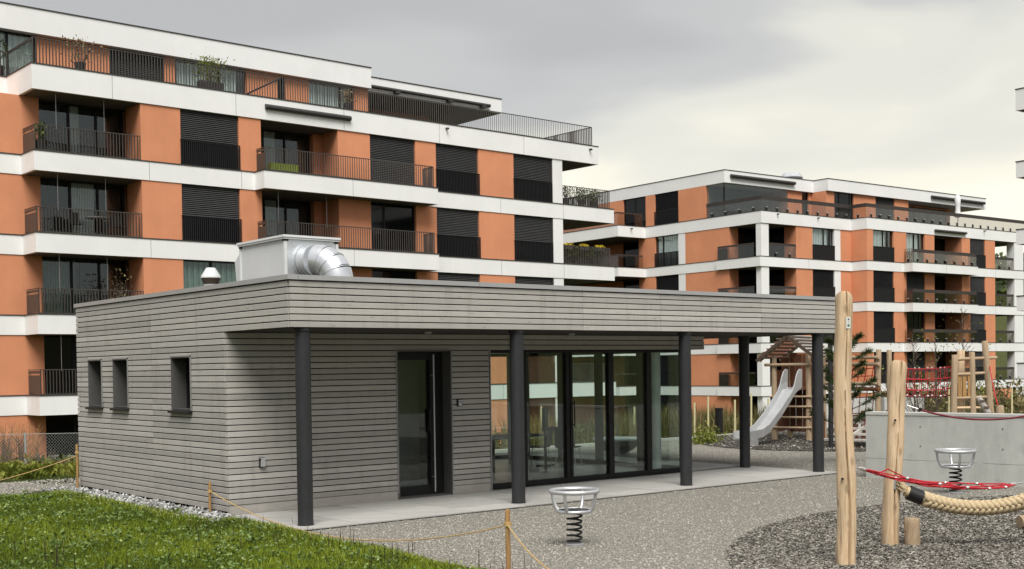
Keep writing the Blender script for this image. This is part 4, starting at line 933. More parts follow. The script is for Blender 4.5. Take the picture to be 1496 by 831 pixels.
# ---------------- slide tower
def P(x, y, z): return (x, y, z)
tw = empty('play_tower', (19.9, 5.1, 0), 0, 'timber play tower with gabled board roof and metal slide', 'play tower'); T0 = Vector((19.9, 5.1, 0))
fx = Vector((.95, .31, 0)); sx = Vector((.31, -.95, 0))      # depth / sideways of tower
def TP(a, b, z): return Vector((19.56, 5.59, 0))-T0+sx*a+fx*b+Vector((0, 0, z))
for a, b, h in ((0, 0, 2.38), (1.0, 0, 2.45), (0, 1.25, 2.4), (1.0, 1.25, 2.4)):
    mb, mtx = log_mesh((0,0,0), (.02, .0, h), .085, .07, seed=int(a*7+b*3), n=16, m=12); o = mb.build('post', 'log2', tw, True); o.location = TP(a, b, -.03)
for z in (.33, .62, .92, 1.2): MB().tube([TP(-.12, -.08, z), TP(1.12, -.08, z)], .03, 8).build('rung', 'log2', tw, True)
MB().tube([TP(-.25, -.09, 2.1), TP(1.2, -.09, 2.1)], .042, 8).build('rail', 'log2', tw, True)
MB().box((0,0,0), (.01, .01, .01))
for i in range(5):
    MB().beam(TP(.1+.2*i, 1.2, .15), TP(.1+.2*i, 1.2, 2.4), .185, .03, fx).build('wall_board', 'redwood', tw)
for i in range(6): MB().beam(TP(-.02, .15+.2*i, .2), TP(-.02, .15+.2*i, 2.3 if i > 2 else 1.95), .185, .03, sx).build('wall_board', 'redwood', tw)
MB().beam(TP(.5, 0, 1.42), TP(.5, 1.3, 1.42), 1.0, .05).build('deck', 'redwood', tw)
rg0, rg1 = 2.93, 2.28
for sgn, mt in ((-1, 'redwood'), (1, 'greyboard')):
    for i in range(7):
        t = (i+.5)/7; a = .5+sgn*.86*t; z = rg0+(rg1-rg0)*t
        MB().beam(TP(a, -.3, z), TP(a, 1.55, z), .156 if sgn < 0 else .10, .022, (sx*(-.65*sgn)+Vector((0, 0, .86)))).build('roof_board', mt, tw)
    MB().beam(TP(.5, -.33, rg0-.03), TP(.5+sgn*.9, -.33, rg1-.07), .03, .09).build('barge_board', 'bark', tw); MB().beam(TP(.5, -.22, rg0-.06), TP(.5+sgn*.85, -.22, rg1-.06), .05, .09).build('rafter', 'log2', tw); MB().beam(TP(.5, 1.4, rg0-.06), TP(.5+sgn*.85, 1.4, rg1-.06), .05, .09).build('rafter', 'log2', tw)
# slide
sp = [(-.45, 2.0), (-.2, 1.52), (.05, 1.44), (.55, 1.02), (1.6, .36), (1.95, .24), (2.45, .22)]
sl0 = Vector((19.30, 4.76, 0))-T0; sdir = Vector((-.985, -.17, 0)); sside = Vector((.17, -.985, 0)); bw_ = .20
def SP(t, z, s_): return sl0+sdir*t+sside*s_+Vector((0, 0, z))
prof = [(-.08, 1.47), (.2, 1.42), (.5, 1.16), (1.1, .72), (1.7, .36), (2.05, .25), (2.8, .22)]
m = MB(); vs = []
for t, z in prof:
    w_ = bw_; vs += [SP(t, z+.16, -w_-.03), SP(t, z+.16, -w_), SP(t, z+.0, -w_+.03), SP(t, z, w_-.03), SP(t, z+.16, w_), SP(t, z+.16, w_+.03), SP(t, z-.05, w_+.03), SP(t, z-.05, -w_-.03)]
fs = []
for i in range(len(prof)-1):
    for k in range(8): fs.append((i*8+k, i*8+(k+1) % 8, (i+1)*8+(k+1) % 8, (i+1)*8+k))
fs += [tuple(range(8))[::-1], tuple(range((len(prof)-1)*8, len(prof)*8))]; m.add(vs, fs); slo = m.build('slide', 'slide', tw)
for s_ in (-1, 1):
    m = MB(); a = [SP(-.12, 1.47, s_*.235), SP(.3, 1.3, s_*.235), SP(.62, 1.06, s_*.235), SP(.62, 1.2, s_*.235), SP(.44, 1.36, s_*.235), SP(.28, 1.56, s_*.235), SP(.18, 1.78, s_*.235), SP(.08, 1.92, s_*.235), SP(-.04, 1.98, s_*.235), SP(-.14, 1.97, s_*.235)]; b = [p-sside*s_*.035 for p in a]; n = 10
    m.add(a+b, [tuple(range(n)), tuple(range(n, 2*n))[::-1]]+[(i, (i+1) % n, n+(i+1) % n, n+i) for i in range(n)]); m.build('side_wing', 'slide', slo)
MB().beam(SP(2.5, .0, 0), SP(2.5, .18, 0), .5, .35, sdir).build('slide_foot', 'slide', slo)
# ---------------- climbing frame right of it
cf = empty('climbing_frame', (18.7, 1.5, 0), 0, 'log climbing frame with red cargo net between tower and rope bridge', 'climbing frame'); C0 = Vector((18.7, 1.5, 0))
def clog(name, p, q, r, par, O, mat='log2', seed=1):
    mb, mtx = log_mesh((0,0,0), (0, 0, (Vector(q)-Vector(p)).length), r, r*.9, seed=seed, n=14, m=8, top_round=.015); o = mb.build(name, mat, par, True)
    o.rotation_mode = 'QUATERNION'; o.rotation_quaternion = Vector((0,0,1)).rotation_difference((Vector(q)-Vector(p)).normalized()); o.location = Vector(p)-O; return o
clog('post', (18.68, 1.60, 0), (18.70, 1.58, 2.44), .075, cf, C0, seed=2); clog('post', (18.86, 1.36, 0), (18.86, 1.38, 2.42), .07, cf, C0, seed=3)
for z in (2.25, 2.08): clog('beam', (19.7, 3.9, z+.02), (18.6, 1.5, z), .05, cf, C0, seed=int(z*10))
for z in (1.58, 1.45): clog('beam', (19.7, 3.9, z), (18.6, 1.5, z), .055, cf, C0, 'log2' if z > 1.5 else 'redwood', seed=int(z*10))
E0, E1 = Vector((18.65, 1.62, 0)), Vector((19.6, 3.7, 0))
for z0_, z1_ in ((1.5, 2.08), (.2, 1.45)):
    for i in range(7):
        a = E0.lerp(E1, (i+.3)/7); b = E0.lerp(E1, (i+.9)/7); MB().tube([a-C0+Vector((0,0,z1_)), b-C0+Vector((0,0,z0_))], .012, 5).build('net_rope', 'darkred' if z0_ < 1 else 'red', cf)
    for i in range(3): z = z0_+(z1_-z0_)*(i+.5)/3; MB().tube([E0-C0+Vector((0,0,z)), E1-C0+Vector((0,0,z-.06))], .012, 5).build('net_rope', 'darkred' if z0_ < 1 else 'red', cf)
# ramp planks
for i in range(3): pass
rp = empty('plank_ramp', (19.3, 2.9, 0), 0, 'grey plank ramp rising behind the concrete wall end', 'ramp')
for i in range(5): MB().beam((-1.3+.32*i, -.1-.02*i, .16+.13*i), (-.9+.32*i, -1.3-.02*i, .16+.13*i), .26, .05).build('plank', 'greyboard', rp)
MB().beam((-1.45, -.75, .06), (.3, -.75, .7), .08, .1).build('stringer', 'greyboard', rp)
# palisade of red brown boards
pf = empty('board_fence', (19.2, 3.7, 0), 0, 'low fence of red brown upright boards beyond the steel post', 'fence')
for i in range(11):
    c = Vector((.95*i*.18-.2, -.78*i*.18+.1, 0)); 
    if True: MB().beam(c+Vector((0,0,.02)), c+Vector((0,0,.78+.06*math.sin(i*2.3))), .13, .04, (.63,.77,0)).build('fence_board', 'redwood', pf)
# rope bridge
rbz = empty('rope_bridge', (18.8, 1.4, 0), 0, 'red rope bridge between the two climbing frames', 'rope bridge'); R0 = Vector((18.8, 1.4, 0)); A1, B1 = Vector((18.86, 1.36, 0)), Vector((19.27, -.16, 0))
side = Vector((.35, .1, 0))
for off in (Vector((0,0,0)), side):
    for z, sg in ((2.0, .06), (1.74, .06), (1.48, .07), (1.30, .05)):
        MB().tube([p-R0+off for p in catenary(A1+Vector((0,0,z)), B1+Vector((0,0,z)), sg, 8)], .012 if z > 1.4 else .018, 6).build('rope_line', 'red' if z > 1.4 else 'darkred', rbz, True)
    for i in range(1, 10):
        p = A1.lerp(B1, i/10); s4 = 4*(i/10)*(1-i/10); MB().tube([p-R0+off+Vector((0,0,2.0-.06*s4)), p-R0+off+Vector((0,0,1.3-.05*s4))], .007, 5).build('rope_tie', 'red', rbz)
    for i in (2, 4, 6, 8):
        p = A1.lerp(B1, i/10); MB().ell(p-R0+off+Vector((0,0,1.27)), ((.035,0,0),(0,.035,0),(0,0,.03)), 8, 5).build('knot', 'ferr', rbz, True); MB().ell(p-R0+off+Vector((0,0,1.97)), ((.025,0,0),(0,.025,0),(0,0,.025)), 6, 4).build('knot', 'ferr', rbz, True)
# second climbing frame
c2 = empty('climbing_frame', (19.5, -.4, 0), 0, 'log frame with upright boards and stepped log at the right', 'climbing frame'); K0 = Vector((19.5, -.4, 0))
clog('post', (19.22, -.17, 0), (19.27, -.2, 2.27), .085, c2, K0, seed=4); clog('post', (19.74, -.05, 0), (19.76, -.08, 2.38), .10, c2, K0, 'log', seed=5); clog('post', (19.62, -.48, 0), (19.60, -.46, 2.33), .075, c2, K0, seed=6)
clog('post', (19.98, -.80, 0), (19.84, -.67, 2.6), .085, c2, K0, seed=7)
clog('beam', (19.26, -.16, 2.17), (20.03, -.86, 2.20), .042, c2, K0, seed=8); clog('beam', (19.27, -.2, 1.80), (19.95, -.75, 1.83), .04, c2, K0, seed=9); clog('beam', (19.25, -.15, 1.22), (19.95, -.78, 1.24), .036, c2, K0, seed=10); clog('beam', (19.3, -.2, .98), (19.8, -.62, .98), .035, c2, K0, 'log', seed=11)
for i, t in enumerate((.2, .42, .66)): p = Vector((19.27, -.18, 0)).lerp(Vector((19.66, -.52, 0)), t+.05); MB().beam(p-K0+Vector((0,0,1.2)), p-K0+Vector((0,0,1.82)), .09, .035, (.6,.8,0)).build('upright_board', 'stake', c2)
mb, mtx = log_mesh((0,0,0), (0,0,1.05), .075, .07, seed=21, n=14, m=8); sl = clog('step_log', (20.0, -.86, .55), (19.72, -.55, 1.23), .085, c2, K0, 'greyboard', seed=14)
for i in range(4): c = Vector((20.0, -.86, .55)).lerp(Vector((19.72, -.55, 1.23)), (i+.7)/4.4)-K0; MB().beam(c+Vector((-.06,-.07,.02)), c+Vector((.03,.02,.02)), .12, .05).build('step', 'twig', sl); bpy.data.objects[-1 if False else 0]
for o in list(sl.children):
    o.parent = sl; o.matrix_parent_inverse = (Matrix.Translation(sl.location) @ sl.rotation_quaternion.to_matrix().to_4x4()).inverted()
MB().tube([p-K0 for p in catenary((19.9, -.75, 2.02), (18.0, -2.05, 1.05), .12, 8)], .012, 5).build('guide_rope', 'red', c2)
bo = log_obj('log_bollard', (17.9, -2.13, 0), (17.9, -2.13, 1.06), .085, .085, mat='log2', seed=17, n=18, m=8, top_tilt=-.4); tag(bo, 'short log bollard tied to a rope behind the concrete wall', 'bollard')
# low concrete blocks behind
bk = MB().box((0, 0, -.6), (1.35, .5, 1.02)).build('concrete_block', 'conc'); bk.location = (27.9, 7.6, -.1); bk.rotation_euler = (0, 0, R(-40)); tag(bk, 'low concrete block seen beneath the rope bridge', 'concrete block')
bk2 = MB().box((0, 0, -.6), (3.0, .5, 1.02)).build('concrete_block', 'conc'); bk2.location = (25.9, 9.8, -.1); bk2.rotation_euler = (0, 0, R(-40)); tag(bk2, 'low concrete wall block seen behind the cargo net', 'concrete block')
dp = empty('steel_post', (17.68, 2.3, -.03), 0, 'thin dark steel post beyond the far corner column', 'post'); MB().tube([(0,0,0), (0,0,2.86)], .06, 12).build('shaft', 'steel', dp, True); MB().lathe([(.12, 0), (.12, .015)], (0,0), 12).build('foot_plate', 'steel', dp)
# ------------------------------------------------------------------ stakes with twine
def stake(x, y, h, label, r=.026):
    s_ = empty('wooden_stake', (x, y, 0), 0, label, 'wooden stake', 'stakes carrying the yellow twine')
    mb, mtx = log_mesh((0,0,-.1), (0,0,h), r, r*.95, seed=int(abs(x*10+y*7)), n=12, m=8, top_round=.01); mb.build('shaft', 'stake', s_, True).location = (0, 0, -.1)
    MB().lathe([(r*1.5, h-.16), (r*1.6, h-.12)], (0,0), 10).build('twine_loop', 'twine', s_); return s_
stake(-.29, -6.90, .66, 'wooden stake in front of the left spring bowl'); stake(-.09, .44, .47, 'wooden stake beside the near corner of the side wall', .022); stake(-.14, 5.86, .82, 'wooden stake at the far end of the side wall by the gravel path', .022)
def twine(p, q, sag, label):
    o = MB().tube([Vector(v)-Vector(p) for v in catenary(p, q, sag, 20)], .0075, 6).build('twine', 'twine', None, True); o.location = p; tag(o, label, 'twine', 'yellow twine strung between the stakes')
twine((-.09, .44, .34), (-.29, -6.90, .51), .40, 'yellow twine sagging along the lawn edge between two stakes'); twine((-.29, -6.90, .51), (-1.75, -9.6, .42), .10, 'yellow twine running from the front stake towards the viewer'); twine((-.14, 5.86, .62), (-3.2, 5.3, .12), .10, 'yellow twine running left from the far stake over the gravel path')
# ------------------------------------------------------------------ planter and fence at left
pln = empty('bed_kerb', (0, 11.5, 0), 0, 'pale kerb row behind the leafy planting bed at the left', 'kerb')
for i in range(16): MB().box((-22+2*i, 0, -.4), (-20.01+2*i, .14, .04)).build('kerb_stone', 'kerb', pln)
MB().box((-30, 8.72, -.3), (9.8, 11.49, -.02)).build('planting_bed', 'soil', kind='structure')
fe = empty('chain_link_fence', (4.2, 22.6, -1.1), R(-35), 'chain link fence with slim grey posts in front of the left apartment block', 'fence')
fo = Vector((0,0,0))
for x in (-4.2, -.0, 2.9, 5.8): MB().tube([(x, 0, 0), (x, 0, 1.42)], .035, 8).build('post', 'post_g', fe, True)
MB().tube([(5.6, 0, 1.0), (4.6, .0, .1)], .025, 6).build('brace', 'post_g', fe); MB().tube([(-6, 0, 1.38), (7, 0, 1.38)], .006, 4).tube([(-6, 0, .1), (7, 0, .1)], .006, 4).build('tension_wire', 'mesh_wire', fe)
w = MB(); H_ = 1.33; st = .09
for i in range(int(13/st)):
    x = -6+i*st
    w.beam((x, 0, .05), (x+H_*.9, 0, .05+H_), .0035, .0035, (0,1,0)); w.beam((x+H_*.9, 0.004, .05), (x, 0.004, .05+H_), .0035, .0035, (0,1,0))
w.build('wire_mesh', 'mesh_wire', fe, kind='stuff')
# ================================================================== vegetation and loose stones
U = rng.uniform
# --- lawn grass
n = 480000; P_ = np.stack([U(-13, -.2, n), U(-9.5, 8, n), np.zeros(n)], 1); k = lawn_in(P_[:,0], P_[:,1])&in_view(P_); P_ = P_[k]; P_[:,2] = lawn_z(P_[:,0], P_[:,1])-.01
def patchy(x, y): return .5+.25*np.sin(1.7*x+.6*y)+.2*np.sin(2.9*y-1.3*x+1)+.15*np.sin(5.1*x+2)*np.sin(4.3*y)
pt = patchy(P_[:,0], P_[:,1]); V, F = blades(P_, (.028, .075), .0048, .75); sc = .8+.5*pt; V = V.reshape(-1, 5, 3); V[:,:,2] = P_[:,None,2]+(V[:,:,2]-P_[:,None,2])*sc[:,None]; V = V.reshape(-1, 3)
rn = np.clip(-.02+.85*pt*rng.random(len(P_))**.7+.22*rng.random(len(P_)), 0, 1)
tag(np_obj('grass', np_mesh('grass', V, F, 'grass', np.repeat(rn, 3))), 'short green grass blades covering the lawn', None, None, 'stuff')
# tufts along the lawn edge
n = 9000; e_ = np.concatenate([np.stack([0*rng.random(n), U(-9.5, -.8, n), np.zeros(n)], 1), np.stack([-.68+rng.normal(0, .06, n//3), U(-.8, 5.3, n//3), np.zeros(n//3)], 1)]); e_[:n,0] = -.33+.040*e_[:n,1]+.05*np.sin(e_[:n,1]*2.3)+rng.normal(0, .05, n); V, F = blades(e_, (.04, .12), .007, .8)
tag(np_obj('edge_grass', np_mesh('edge_grass', V, F, 'grass', np.repeat(rng.random(len(e_)), 3))), 'longer grass along the lawn edges', None, None, 'stuff')
# weeds: clover leaves, plantain rosettes, pale flower heads, dark stems
n = 16000; c = np.stack([U(-12, -.25, n), U(-9, 6.5, n), np.zeros(n)], 1); c = c[lawn_in(c[:,0], c[:,1])&in_view(c)&(rng.random(n) < .35+.6*(patchy(c[:,1]*1.3, c[:,0]) > .5))]; n = len(c); c[:,2] = U(.04, .10, n)
P3 = np.repeat(c, 3, 0)+rng.normal(0, .008, (3*n, 3)); D = rng.normal(0, 1, (3*n, 3)); D[:,2] = np.abs(D[:,2])*.25
tag(leaves(P3, (.025, .06), 'weed', 'clover', None, 'stuff', .1, 1.5, D), 'clover and small weeds among the grass')
ros = []; dd = []
for i in range(70):
    x, y = U(-11, -.5), U(-8.5, 6)
    if not lawn_in(np.array(x), np.array(y)): continue
    m_ = int(U(9, 18)); a = U(0, 6.28, m_); ros.append(np.stack([x+.02*np.cos(a), y+.02*np.sin(a), np.full(m_, .05)], 1)); dd.append(np.stack([np.cos(a), np.sin(a), U(.15, .7, m_)], 1))
tag(leaves(np.concatenate(ros), (.07, .17), 'weed', 'weed_rosettes', None, 'stuff', 0, 4.2, np.concatenate(dd)*2), 'broad leaved weed rosettes in the lawn')
n = 700; c = np.stack([U(-11, -.3, n), U(-9, 6.5, n), U(.08, .13, n)], 1); c = c[lawn_in(c[:,0], c[:,1])]; P3 = np.repeat(c, 5, 0)+rng.normal(0, .012, (5*len(c), 3))
tag(leaves(P3, (.015, .035), 'petal', 'pale_flower_heads', None, 'stuff', .4, 1.4), 'pale flower heads in the lawn')
n = 150; c = np.stack([-.35+rng.normal(0, .25, n)-np.abs(rng.normal(0, .6, n)), U(-8, -.8, n), np.zeros(n)], 1); V, F = blades(c, (.12, .26), .006, .25)
c2_ = np.stack([U(-5.3, -2.9, 60), U(-4.9, -1.6, 60), np.zeros(60)], 1); c2_ = c2_[in_view(c2_)]; V2, F2 = blades(c2_, (.18, .5), .006, .12)
tag(np_obj('seed_stems', np_mesh('seed_stems', np.concatenate([V, V2]), np.concatenate([F, F2+len(V)]), 'seed', np.repeat(rng.random(len(c)+len(c2_)), 3))), 'thin dark seed stems standing in the lawn', None, None, 'stuff')
# --- stones
def dens(P, d0): d = np.hypot(P[:,0]-CAM.x, P[:,1]-CAM.y); return rng.random(len(P)) < np.clip((d0/d)**2, 0, 1)
in_dark = lambda P: np.hypot(P[:,0]-DC[0], P[:,1]-DC[1]) < DR
n = 430000; P_ = np.stack([U(-.3, 17, n), U(-11.5, 8.5, n), np.zeros(n)], 1); k = in_view(P_)&~in_dark(P_)&~((P_[:,0] < 11.9)&(P_[:,1] > -2.22))&dens(P_, 13.5)&(P_[:,0] > -.28+.1*np.sin(P_[:,1]*3)); P_ = P_[k]; P_[:,2] = -.024
tag(stones('gravel_stones', P_, (.007, .019), 'stone', .6), 'pale crushed gravel stones of the yard')
n = 200000; P_ = np.stack([U(-.2, 14, n), U(-13, -5.6, n), np.zeros(n)], 1); k = in_view(P_)&in_dark(P_)&dens(P_, 13.5); P_ = P_[k]; P_[:,2] = -.014
tag(stones('dark_gravel_stones', P_, (.012, .036), 'stone_dk', .45), 'coarse dark gravel pieces of the play bed')
n = 5000; t = U(0, 6.28, n); rr_ = np.sqrt(rng.random(n)); P_ = np.stack([DC2[0]+DR2*rr_*np.cos(t), DC2[1]+DR2*.72*rr_*np.sin(t), np.full(n, .0)], 1)
tag(stones('tower_gravel_stones', P_[in_view(P_)], (.02, .06), 'stone_dk', .6), 'dark gravel pieces under the slide tower')
n = 2600; P_ = np.stack([U(-.70, -.02, n), U(-.8, 6.2, n), U(-.01, .04, n)], 1); tag(stones('cobbles', P_, (.02, .062), 'cobble', .75), 'pale cobbles along the pavilion side wall')
n = 16000; P_ = np.stack([U(-6, 8, n), U(5.4, 8.7, n), np.full(n, -.022)], 1); P_ = P_[in_view(P_)&~((P_[:,0] > -.02)&(P_[:,1] < 6.2))]; tag(stones('path_stones', P_, (.010, .03), 'stone', .6), 'pale stones of the gravel path')
# --- shrubs
def planted(name, loc, label, cat, group=None):
    return empty(name, loc, 0, label, cat, group)
def twigs(par, nb, h, spread, r=.01, base=.05, mat='twig', curve=.3, sub=3):
    m = MB(); tips = []
    for i in range(nb):
        a = U(0, 6.28); s_ = spread*math.sqrt(U(0, 1)); p = Vector((base*math.cos(a), base*math.sin(a), 0)); q = Vector((s_*math.cos(a), s_*math.sin(a), h*U(.6, 1))); md = p.lerp(q, .5)+Vector((0, 0, curve*h*.2))
        m.tube([p, md, q], [r, r*.75, r*.3], 5); tips += [md, q]
        for _ in range(sub):
            t = U(.35, .9); b0 = p.lerp(q, t)+Vector((0,0,curve*h*.2*4*t*(1-t)*.9)); b1 = b0+Vector((U(-1, 1), U(-1, 1), U(.4, 1.2)))*h*.2; m.tube([b0, b1], [r*.5, r*.2], 4); tips.append(b1)
    m.build('stems', mat, par); return tips
# planter plants (yellow green clumps)
PA_, DA_, RA_ = [], [], []
for i in range(75):
    x0, y0 = U(-9, 3.2), 8.75+2.6*U(0, 1); m_ = 320; a = U(0, 6.28, m_); s_ = np.abs(rng.normal(0, .20, m_)); hh = U(.12, .30)
    PA_.append(np.stack([x0+s_*np.cos(a), y0+s_*np.sin(a), -.02+U(0, hh, m_)*np.exp(-s_*2)], 1)); DA_.append(np.stack([np.cos(a), np.sin(a), U(.5, 1.6, m_)], 1)); RA_.append(np.clip(U(.1, .65)+rng.random(m_)*.45, 0, 1))
tag(leaves(np.concatenate(PA_), (.06, .13), 'leafy', 'bed_ground_cover', None, 'stuff', .25, 1.8, np.concatenate(DA_), np.concatenate(RA_)), 'yellow green leafy ground cover in the bed beyond the gravel path')
# shrubs in front of building A fence
def loc_on(px_x, D, z=None):
    d = Vector(f_)+Vector(r_)*((px_x-748)/1787.7); p = CAM+d*D; zz = float(terrain(np.array(p.x), np.array(p.y)))-.07 if z is None else z
    return (p.x, p.y, zz)
for i, (pxx, D, h, w_) in enumerate(((-6, 39, 1.9, .9), (10, 40, 2.1, .8), (22, 38.6, 1.7, .7), (38, 41, 2.0, .9), (62, 41, 1.2, .8))):
    e_ = planted('bare_shrub', loc_on(pxx, D), ['reddish bare stemmed shrub at the left picture edge', 'dark bare shrub left of the tall fence post', 'tall reddish bare shrub nearest the fence post', 'dark bare shrub right of the tall fence post', 'low reddish bare shrub between the garden posts'][i], 'shrub', 'bare shrubs behind the fence'); tips = twigs(e_, 26, h, w_*.6, .012, .15, 'stake' if i % 2 else 'twig')
for i, pxx in enumerate((34, 50, 68, 84, 100, 112)):
    e_ = planted('ornamental_grass', loc_on(pxx, 37.2), ['olive tuft right beside the tall fence post', 'straw tuft left of the first garden post', 'olive tuft between the first two garden posts', 'straw tuft right of the second garden post', 'olive tuft before the third garden post', 'straw tuft next to the pavilion wall end'][i]+' at the fence foot', 'ornamental grass', 'straw grass clumps by the fence'); n = 260; c = np.stack([rng.normal(0, .22, n), rng.normal(0, .22, n), np.zeros(n)], 1); V, F = blades(c, (.3, .75), .012, .5); np_obj('tuft', np_mesh('tuft', V, F, 'dry' if i % 2 else 'hedge', np.repeat(rng.random(n), 3)), e_)
n = 2600; c = np.array([loc_on(U(-40, 118), U(40, 44)) for _ in range(n)]); c[:,2] += U(0, .7, n)
tag(leaves(c, (.1, .22), 'leaf', 'low_ground_cover', None, 'stuff', .3, 2), 'dark low ground cover in front of the left apartment block')
for pxx, h in ((52, .85), (77, .75), (104, .7)):
    x, y, z = loc_on(pxx, 42); o = MB().box((-.04, -.04, 0), (.04, .04, h)).box((-.18 if pxx > 60 else -.05, -.04, h), (.18 if pxx > 60 else .05, .04, h+.05)).build('garden_post', 'post_g', loc=(x, y, z)); tag(o, {52: 'plain pale garden post left of the two with crossbars', 77: 'pale garden post with crossbar, middle of three', 104: 'pale garden post with crossbar nearest the pavilion'}[pxx], 'garden post', 'pale garden posts')
# hedge of tall grasses by building B, sticks and bollards
hx = lambda t: (20+t, 13.6+.28*t)
VV, FF, RR = [], [], []; nv = 0
for i in range(70):
    t = U(-14, 42); yy = 12.9+U(0, 3.2); x = 18+t; z = float(terrain(np.array(x), np.array(yy)))-.07; n = 420; hh = U(.7, 1.1); tone = U(.0, .55)
    c = np.stack([x+rng.normal(0, .42, n), yy+rng.normal(0, .42, n), np.full(n, z)], 1); V, F = blades(c, (.4*hh, 1.4*hh), .015, .3); VV.append(V); FF.append(F+nv); nv += len(V); RR.append(np.repeat(np.clip(tone+.55*rng.random(n), 0, 1), 3))
tag(np_obj('tall_grass', np_mesh('tall_grass', np.concatenate(VV), np.concatenate(FF), 'hedge', np.concatenate(RR))), 'tall olive and straw grass along the asphalt path', None, None, 'stuff')
n = 9000; c = np.stack([U(-2, 62, n), U(12.4, 16.5, n), np.zeros(n)], 1); c[:,2] = terrain(c[:,0], c[:,1])-.05+U(0, .75, n)*rng.random(n)
tag(leaves(c, (.12, .26), 'hedge', 'path_undergrowth', None, 'stuff', .5, 3), 'green undergrowth beside the path')
for i, pxx in enumerate((762, 790, 926, 934, 1014, 1034, 1073, 1097, 1122, 1386, 1478)):
    x, y, z = loc_on(pxx, 41.5+.7*(i % 3)); o = MB().tube([(0,0,0), (.02,0,1.25+.2*(i % 2))], .035, 6).build('planting_stick', 'pale_pole', loc=(x, y, z)); tag(o, ['pale stick seen through the left glass pane', 'second pale stick seen through the left panes', 'left of two close pale sticks seen through the glass', 'right of two close pale sticks seen through the glass', 'pale stick just right of the third column', 'pale stick left of the bollard light', 'pale stick right of the bollard light', 'pale stick left of the slide column', 'pale stick behind the slide', 'pale stick left of the second log frame', 'pale stick right of the log bollard'][i]+', in the tall grass', 'stick', 'pale sticks in the tall grass')
x, y, z = loc_on(1050, 41); bl = empty('path_light', (x, y, z), 0, 'short dark bollard light beside the asphalt path', 'bollard light'); MB().box((-.09, -.09, 0), (.09, .09, .95)).build('body', 'frame', bl); MB().box((-.1, -.1, .95), (.1, .1, 1.0)).build('cap', 'black', bl)
for i, (px_x, D) in enumerate(((1018, 33.3), (1026, 33.8), (1034, 33.4), (1042, 33.9))):
    e_ = planted('young_shrub', loc_on(px_x, D, -.03), ['leftmost', 'second', 'third', 'rightmost'][i]+' of four small yellow green shrubs at the gravel edge', 'shrub', 'small shrubs beyond the terrace'); m_ = 200; P3 = rng.normal(0, .14, (m_, 3)); P3[:,2] = np.abs(P3[:,2])*1.2; leaves(P3, (.07, .16), 'leafy', 'foliage', e_, None, .6, 3)
# pine sapling behind the tall post
pn = planted('pine_tree', (13.95, -.80, -.03), 'young pine with long needles behind the tall log post', 'pine tree')
m = MB(); m.tube([(0,0,0), (.03,.02,1.2), (.0,.05,2.9)], [.05, .035, .012], 8); PP = []; DDs = []
for i in range(26):
    z = .7+2.1*i/26; a = 2.4*i; L2 = .95*(1-.65*(z/3.0))*U(.75, 1.1); p0 = Vector((.02, .03, z)); p1_ = p0+Vector((math.cos(a)*L2, math.sin(a)*L2, L2*.45)); m.tube([p0, p0.lerp(p1_, .55)+Vector((0,0,-.04)), p1_], [.014, .01, .005], 5)
    for q in range(270):
        t = .35+.65*math.sqrt(U(0, 1)); b = p0.lerp(p1_, t)+Vector((0, 0, -.04*4*t*(1-t)*.6)); PP.append(b); dv_ = (p1_-p0).normalized(); DDs.append(dv_*.8+Vector((U(-1,1), U(-1,1), U(-.8,1)))*1.1)
m.build('trunk', 'bark', pn, True); leaves(np.array([tuple(p) for p in PP]), (.09, .15), 'needle', 'crown', pn, None, .1, 11, np.array([tuple(p) for p in DDs]))
# bare young trees right
for i, (pxx, D, h, lf) in enumerate(((1408, 40, 4.0, 0), (1352, 38, 1.9, 0), (1336, 40, 3.1, 0), (1368, 41, 3.3, 0), (1300, 43, 2.4, 0), (1436, 37, 1.6, 1))):
    e_ = planted('young_tree', loc_on(pxx, D), ['slender bare young tree behind the second log frame', 'low fan shaped bare shrub under the rope bridge', 'thin bare young tree left of the rope bridge middle', 'thin bare young tree right of the rope bridge middle', 'bare young tree beside the double log post', 'budding shrub inside the second log frame'][i], 'tree')
    m = MB()
    if i in (1, 5): twigs(e_, 22, h, h*.55, .014, .1, 'twig', .1, 4)
    else:
        m.tube([(0,0,0), (.05,.02,h*.5), (0,.06,h)], [.035, .025, .006], 6)
        for q in range(26): z = h*U(.35, .95); a = U(0, 6.28); L2 = h*.2*U(.5, 1)*(1.2-z/h); b0 = Vector((.03, .03, z)); b1 = b0+Vector((math.cos(a)*L2, math.sin(a)*L2, L2*1.1)); m.tube([b0, b1], [.012, .004], 4); m.tube([b0.lerp(b1, .5), b0.lerp(b1, .5)+Vector((U(-1,1), U(-1,1), 1))*L2*.4], [.007, .003], 4)
        m.build('trunk', 'twig', e_)
    n = 260 if lf else 70; P3 = np.stack([rng.normal(0, h*.14, n), rng.normal(0, h*.14, n), U(h*.35, h, n)], 1); leaves(P3, (.05, .11), 'leafy', 'crown', e_, None, .3, 2.2)
n = 5000; c = np.array([loc_on(U(1270, 1500), U(43, 50)) for _ in range(n)]); c[:,2] += U(0, 1.6, n)*rng.random(n); tag(leaves(c, (.15, .3), 'hedge', 'back_undergrowth', None, 'stuff', .4, 2.5), 'dark undergrowth in front of the stepped apartment block')
